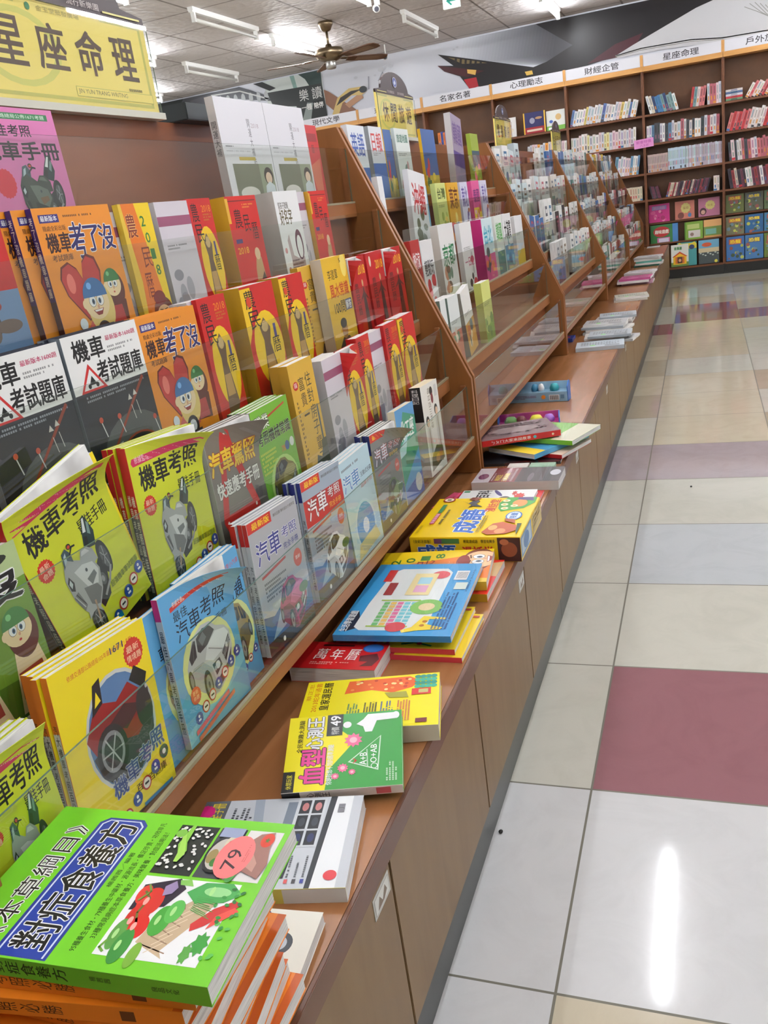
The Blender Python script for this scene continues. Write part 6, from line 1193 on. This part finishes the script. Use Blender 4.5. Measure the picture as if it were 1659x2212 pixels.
# toy boxes
def window_box(loc, ang, L, D, H, base, items, label):
    R = empty('toy_box', Matrix.Translation(loc) @ Matrix.Rotation(math.radians(ang), 4, 'Z'), label, 'toy box')
    b = MB(); b.prism([(0, 0), (D, 0), (D, H * .55), (0, H * .5)], 'x', 0, L, pr(base), pr(base)); b.obj('tray', R, .0008)
    e = MB(); e.prism([(0, 0), (D, 0), (D, H * .9), (D * .6, H), (0, H * .75)], 'x', -.001, .003, pr((60, 120, 200))); e.obj('end_cap', R); e = MB(); e.prism([(0, 0), (D, 0), (D, H * .9), (D * .6, H), (0, H * .75)], 'x', L - .003, L + .001, pr((60, 120, 200))); e.obj('end_cap', R)
    k = MB(); k.box(0, D - .002, 0, L, D, H * .92, pr(tuple(min(255, c + 20) for c in base))); k.obj('back_card', R)
    for x, w, c in items:
        t = MB(); t.lathe((x, D * .5, H * .5), [(0, 0), (w * .5, .0), (w * .55, H * .16), (w * .35, H * .34), (0, H * .38)], pr(c), 14); t.obj('toy_piece', R, smooth=True)
    g = MB(); g.prism([(0.0, H * .5), (0, H * .75), (D * .6, H), (D - .002, H * .92), (D - .002, H * .55)], 'x', .004, L - .004, M_WRAP); g.obj('clear_window', R)
    d = Draw(L, H * .5, .0004); d.rect(.03, .1, .97, .9, tuple(int(c * .93) for c in base)); d.rect(.74, .15, .88, .7, WHT)
    for i in range(10): d.rect(.75 + i * .0125, .2, .757 + i * .0125, .65, BLK)
    d.circ(.66, .5, .03, (230, 140, 50)); d.fine(.1, .3, .56, .7, 3, (120, 80, 110)); d.rect(.9, .3, .95, .7, (90, 130, 160)); o = link('front_print', to_mesh(d, 'front_print'), R); o.matrix_local = frame((0, 0, 0), (1, 0, 0), (0, 0, 1))
    return R
window_box((-.634, 2.662, .5008), -4, .325, .055, .09, (150, 190, 214), [(.06, .05, (110, 150, 160)), (.17, .03, (60, 140, 180)), (.2, .026, (240, 240, 240)), (.26, .04, (50, 170, 180))], 'blue toy box with a clear window alone on the worktop')
window_box((-.505, 2.08, .5008), 8, .24, .07, .08, (206, 60, 150), [(.05, .05, (90, 140, 60)), (.09, .04, (110, 30, 40)), (.15, .05, (236, 226, 60)), (.2, .04, (170, 110, 206))], 'pink toy box with a clear window behind the tilted pile of board books')
# distant stacks on the worktop
def stack(x, y, n, w, h, t, cols, label, seed, fan=.02, wrap=False, z=.5006):
    r = random.Random(seed)
    for k in range(n):
        c = cols[k % len(cols)]; b = MB(); b.box(0, 0, 0, h, w, t, {'*': M_PAGE, '+z': pr(c), '-z': pr(c), '-y': pr(tuple(int(v * .9) for v in c)) if k % 2 == 0 else M_PAGE})
        d = Draw(h, w); d.fine(.1, .3, .9, .8, 5, tuple(int(v * .65) for v in c), k); d.rect(.6, .06, .9, .24, tuple(int(v * .75) for v in c)); 
        if wrap: d.rect(.3, .2, .4, .3, (120, 230, 90))
        d2 = to_mesh(d, 'magazine', None); me = to_mesh(d, 'magazine', None)
        for v in me.vertices: v.co.z += t
        off = len(me.vertices)
        o = link('magazine', b.mesh('magazine')); p = link('cover_print', me, o)
        o.matrix_world = Matrix.Translation((x + r.uniform(-fan, fan), y + r.uniform(-fan, fan) * 1.2, z + k * (t + .0009))) @ Matrix.Rotation(math.radians(r.uniform(-9, 9)), 4, 'Z')
        tag(o, '%s, %s from the bottom' % (label, ['first', 'second', 'third', 'fourth', 'fifth', 'sixth', 'seventh'][k]), 'magazine')
GW = [(190, 190, 190), (206, 202, 196), (176, 184, 190)]
stack(-.43, 3.83, 1, .20, .27, .022, [(196, 206, 214)], 'silvery wrapped magazine pile nearest the seam', 1, .005, True)
stack(-.40, 4.08, 3, .20, .25, .014, GW, 'wrapped grey magazine in the near pile', 2, .02, True)
stack(-.45, 4.40, 4, .20, .26, .014, GW, 'wrapped grey magazine in the fanned middle pile', 3, .025, True)
stack(-.42, 4.80, 3, .20, .24, .014, GW, 'wrapped grey magazine in the far pile', 4, .02, True)
b = MB(); b.box(0, 0, 0, .1, .14, .02, pr((50, 70, 150))); o = b.obj('card_pack', bevel=.001); o.location = (-.60, 4.2, .5008); tag(o, 'small blue and red card pack beside the grey magazine piles', 'pack'); d = Draw(.1, .14, .0205); d.ell(.5, .5, .3, .2, (200, 60, 70)); link('pack_print', to_mesh(d, 'pack_print'), o)
stack(-.41, 5.85, 2, .22, .25, .016, [(214, 210, 200), (196, 196, 180)], 'pale magazine in the pair beyond the grey piles', 5, .02, True)
stack(-.46, 6.95, 3, .24, .27, .018, [(196, 150, 170), (214, 206, 210), (206, 96, 150)], 'pink and white magazine in the low pile', 6, .03)
stack(-.44, 7.45, 3, .24, .26, .018, [(206, 200, 206), (206, 90, 160), (226, 220, 224)], 'white and magenta book in the farther low pile', 7, .02)
stack(-.44, 8.55, 5, .24, .26, .018, [(90, 176, 160), (206, 206, 206), (110, 186, 170)], 'green and white book in the stack', 8, .015)
b = MB(); b.box(0, 0, 0, .16, .2, .006, pr((206, 206, 206))); o = b.obj('leaflet'); o.location = (-.46, 11.0, .5008); tag(o, 'white leaflet at the far end of the worktop', 'paper')

for x, y, lb in ((-.190, .41, 'tiny black crumb on the white floor tile beside the kick board'), (.195, 2.878, 'tiny dark speck on the pale floor tile in the aisle')):
    b = MB(); b.lathe((0, 0, 0), [(0, 0), (.006, .001), (.007, .004), (.004, .007), (0, .008)], mat('black_crumb', (20, 18, 18), .6), 9); o = b.obj('crumb', smooth=True); o.location = (x, y, 0.0002); o.scale = (.75, 1.0, .8); tag(o, lb, 'crumb')
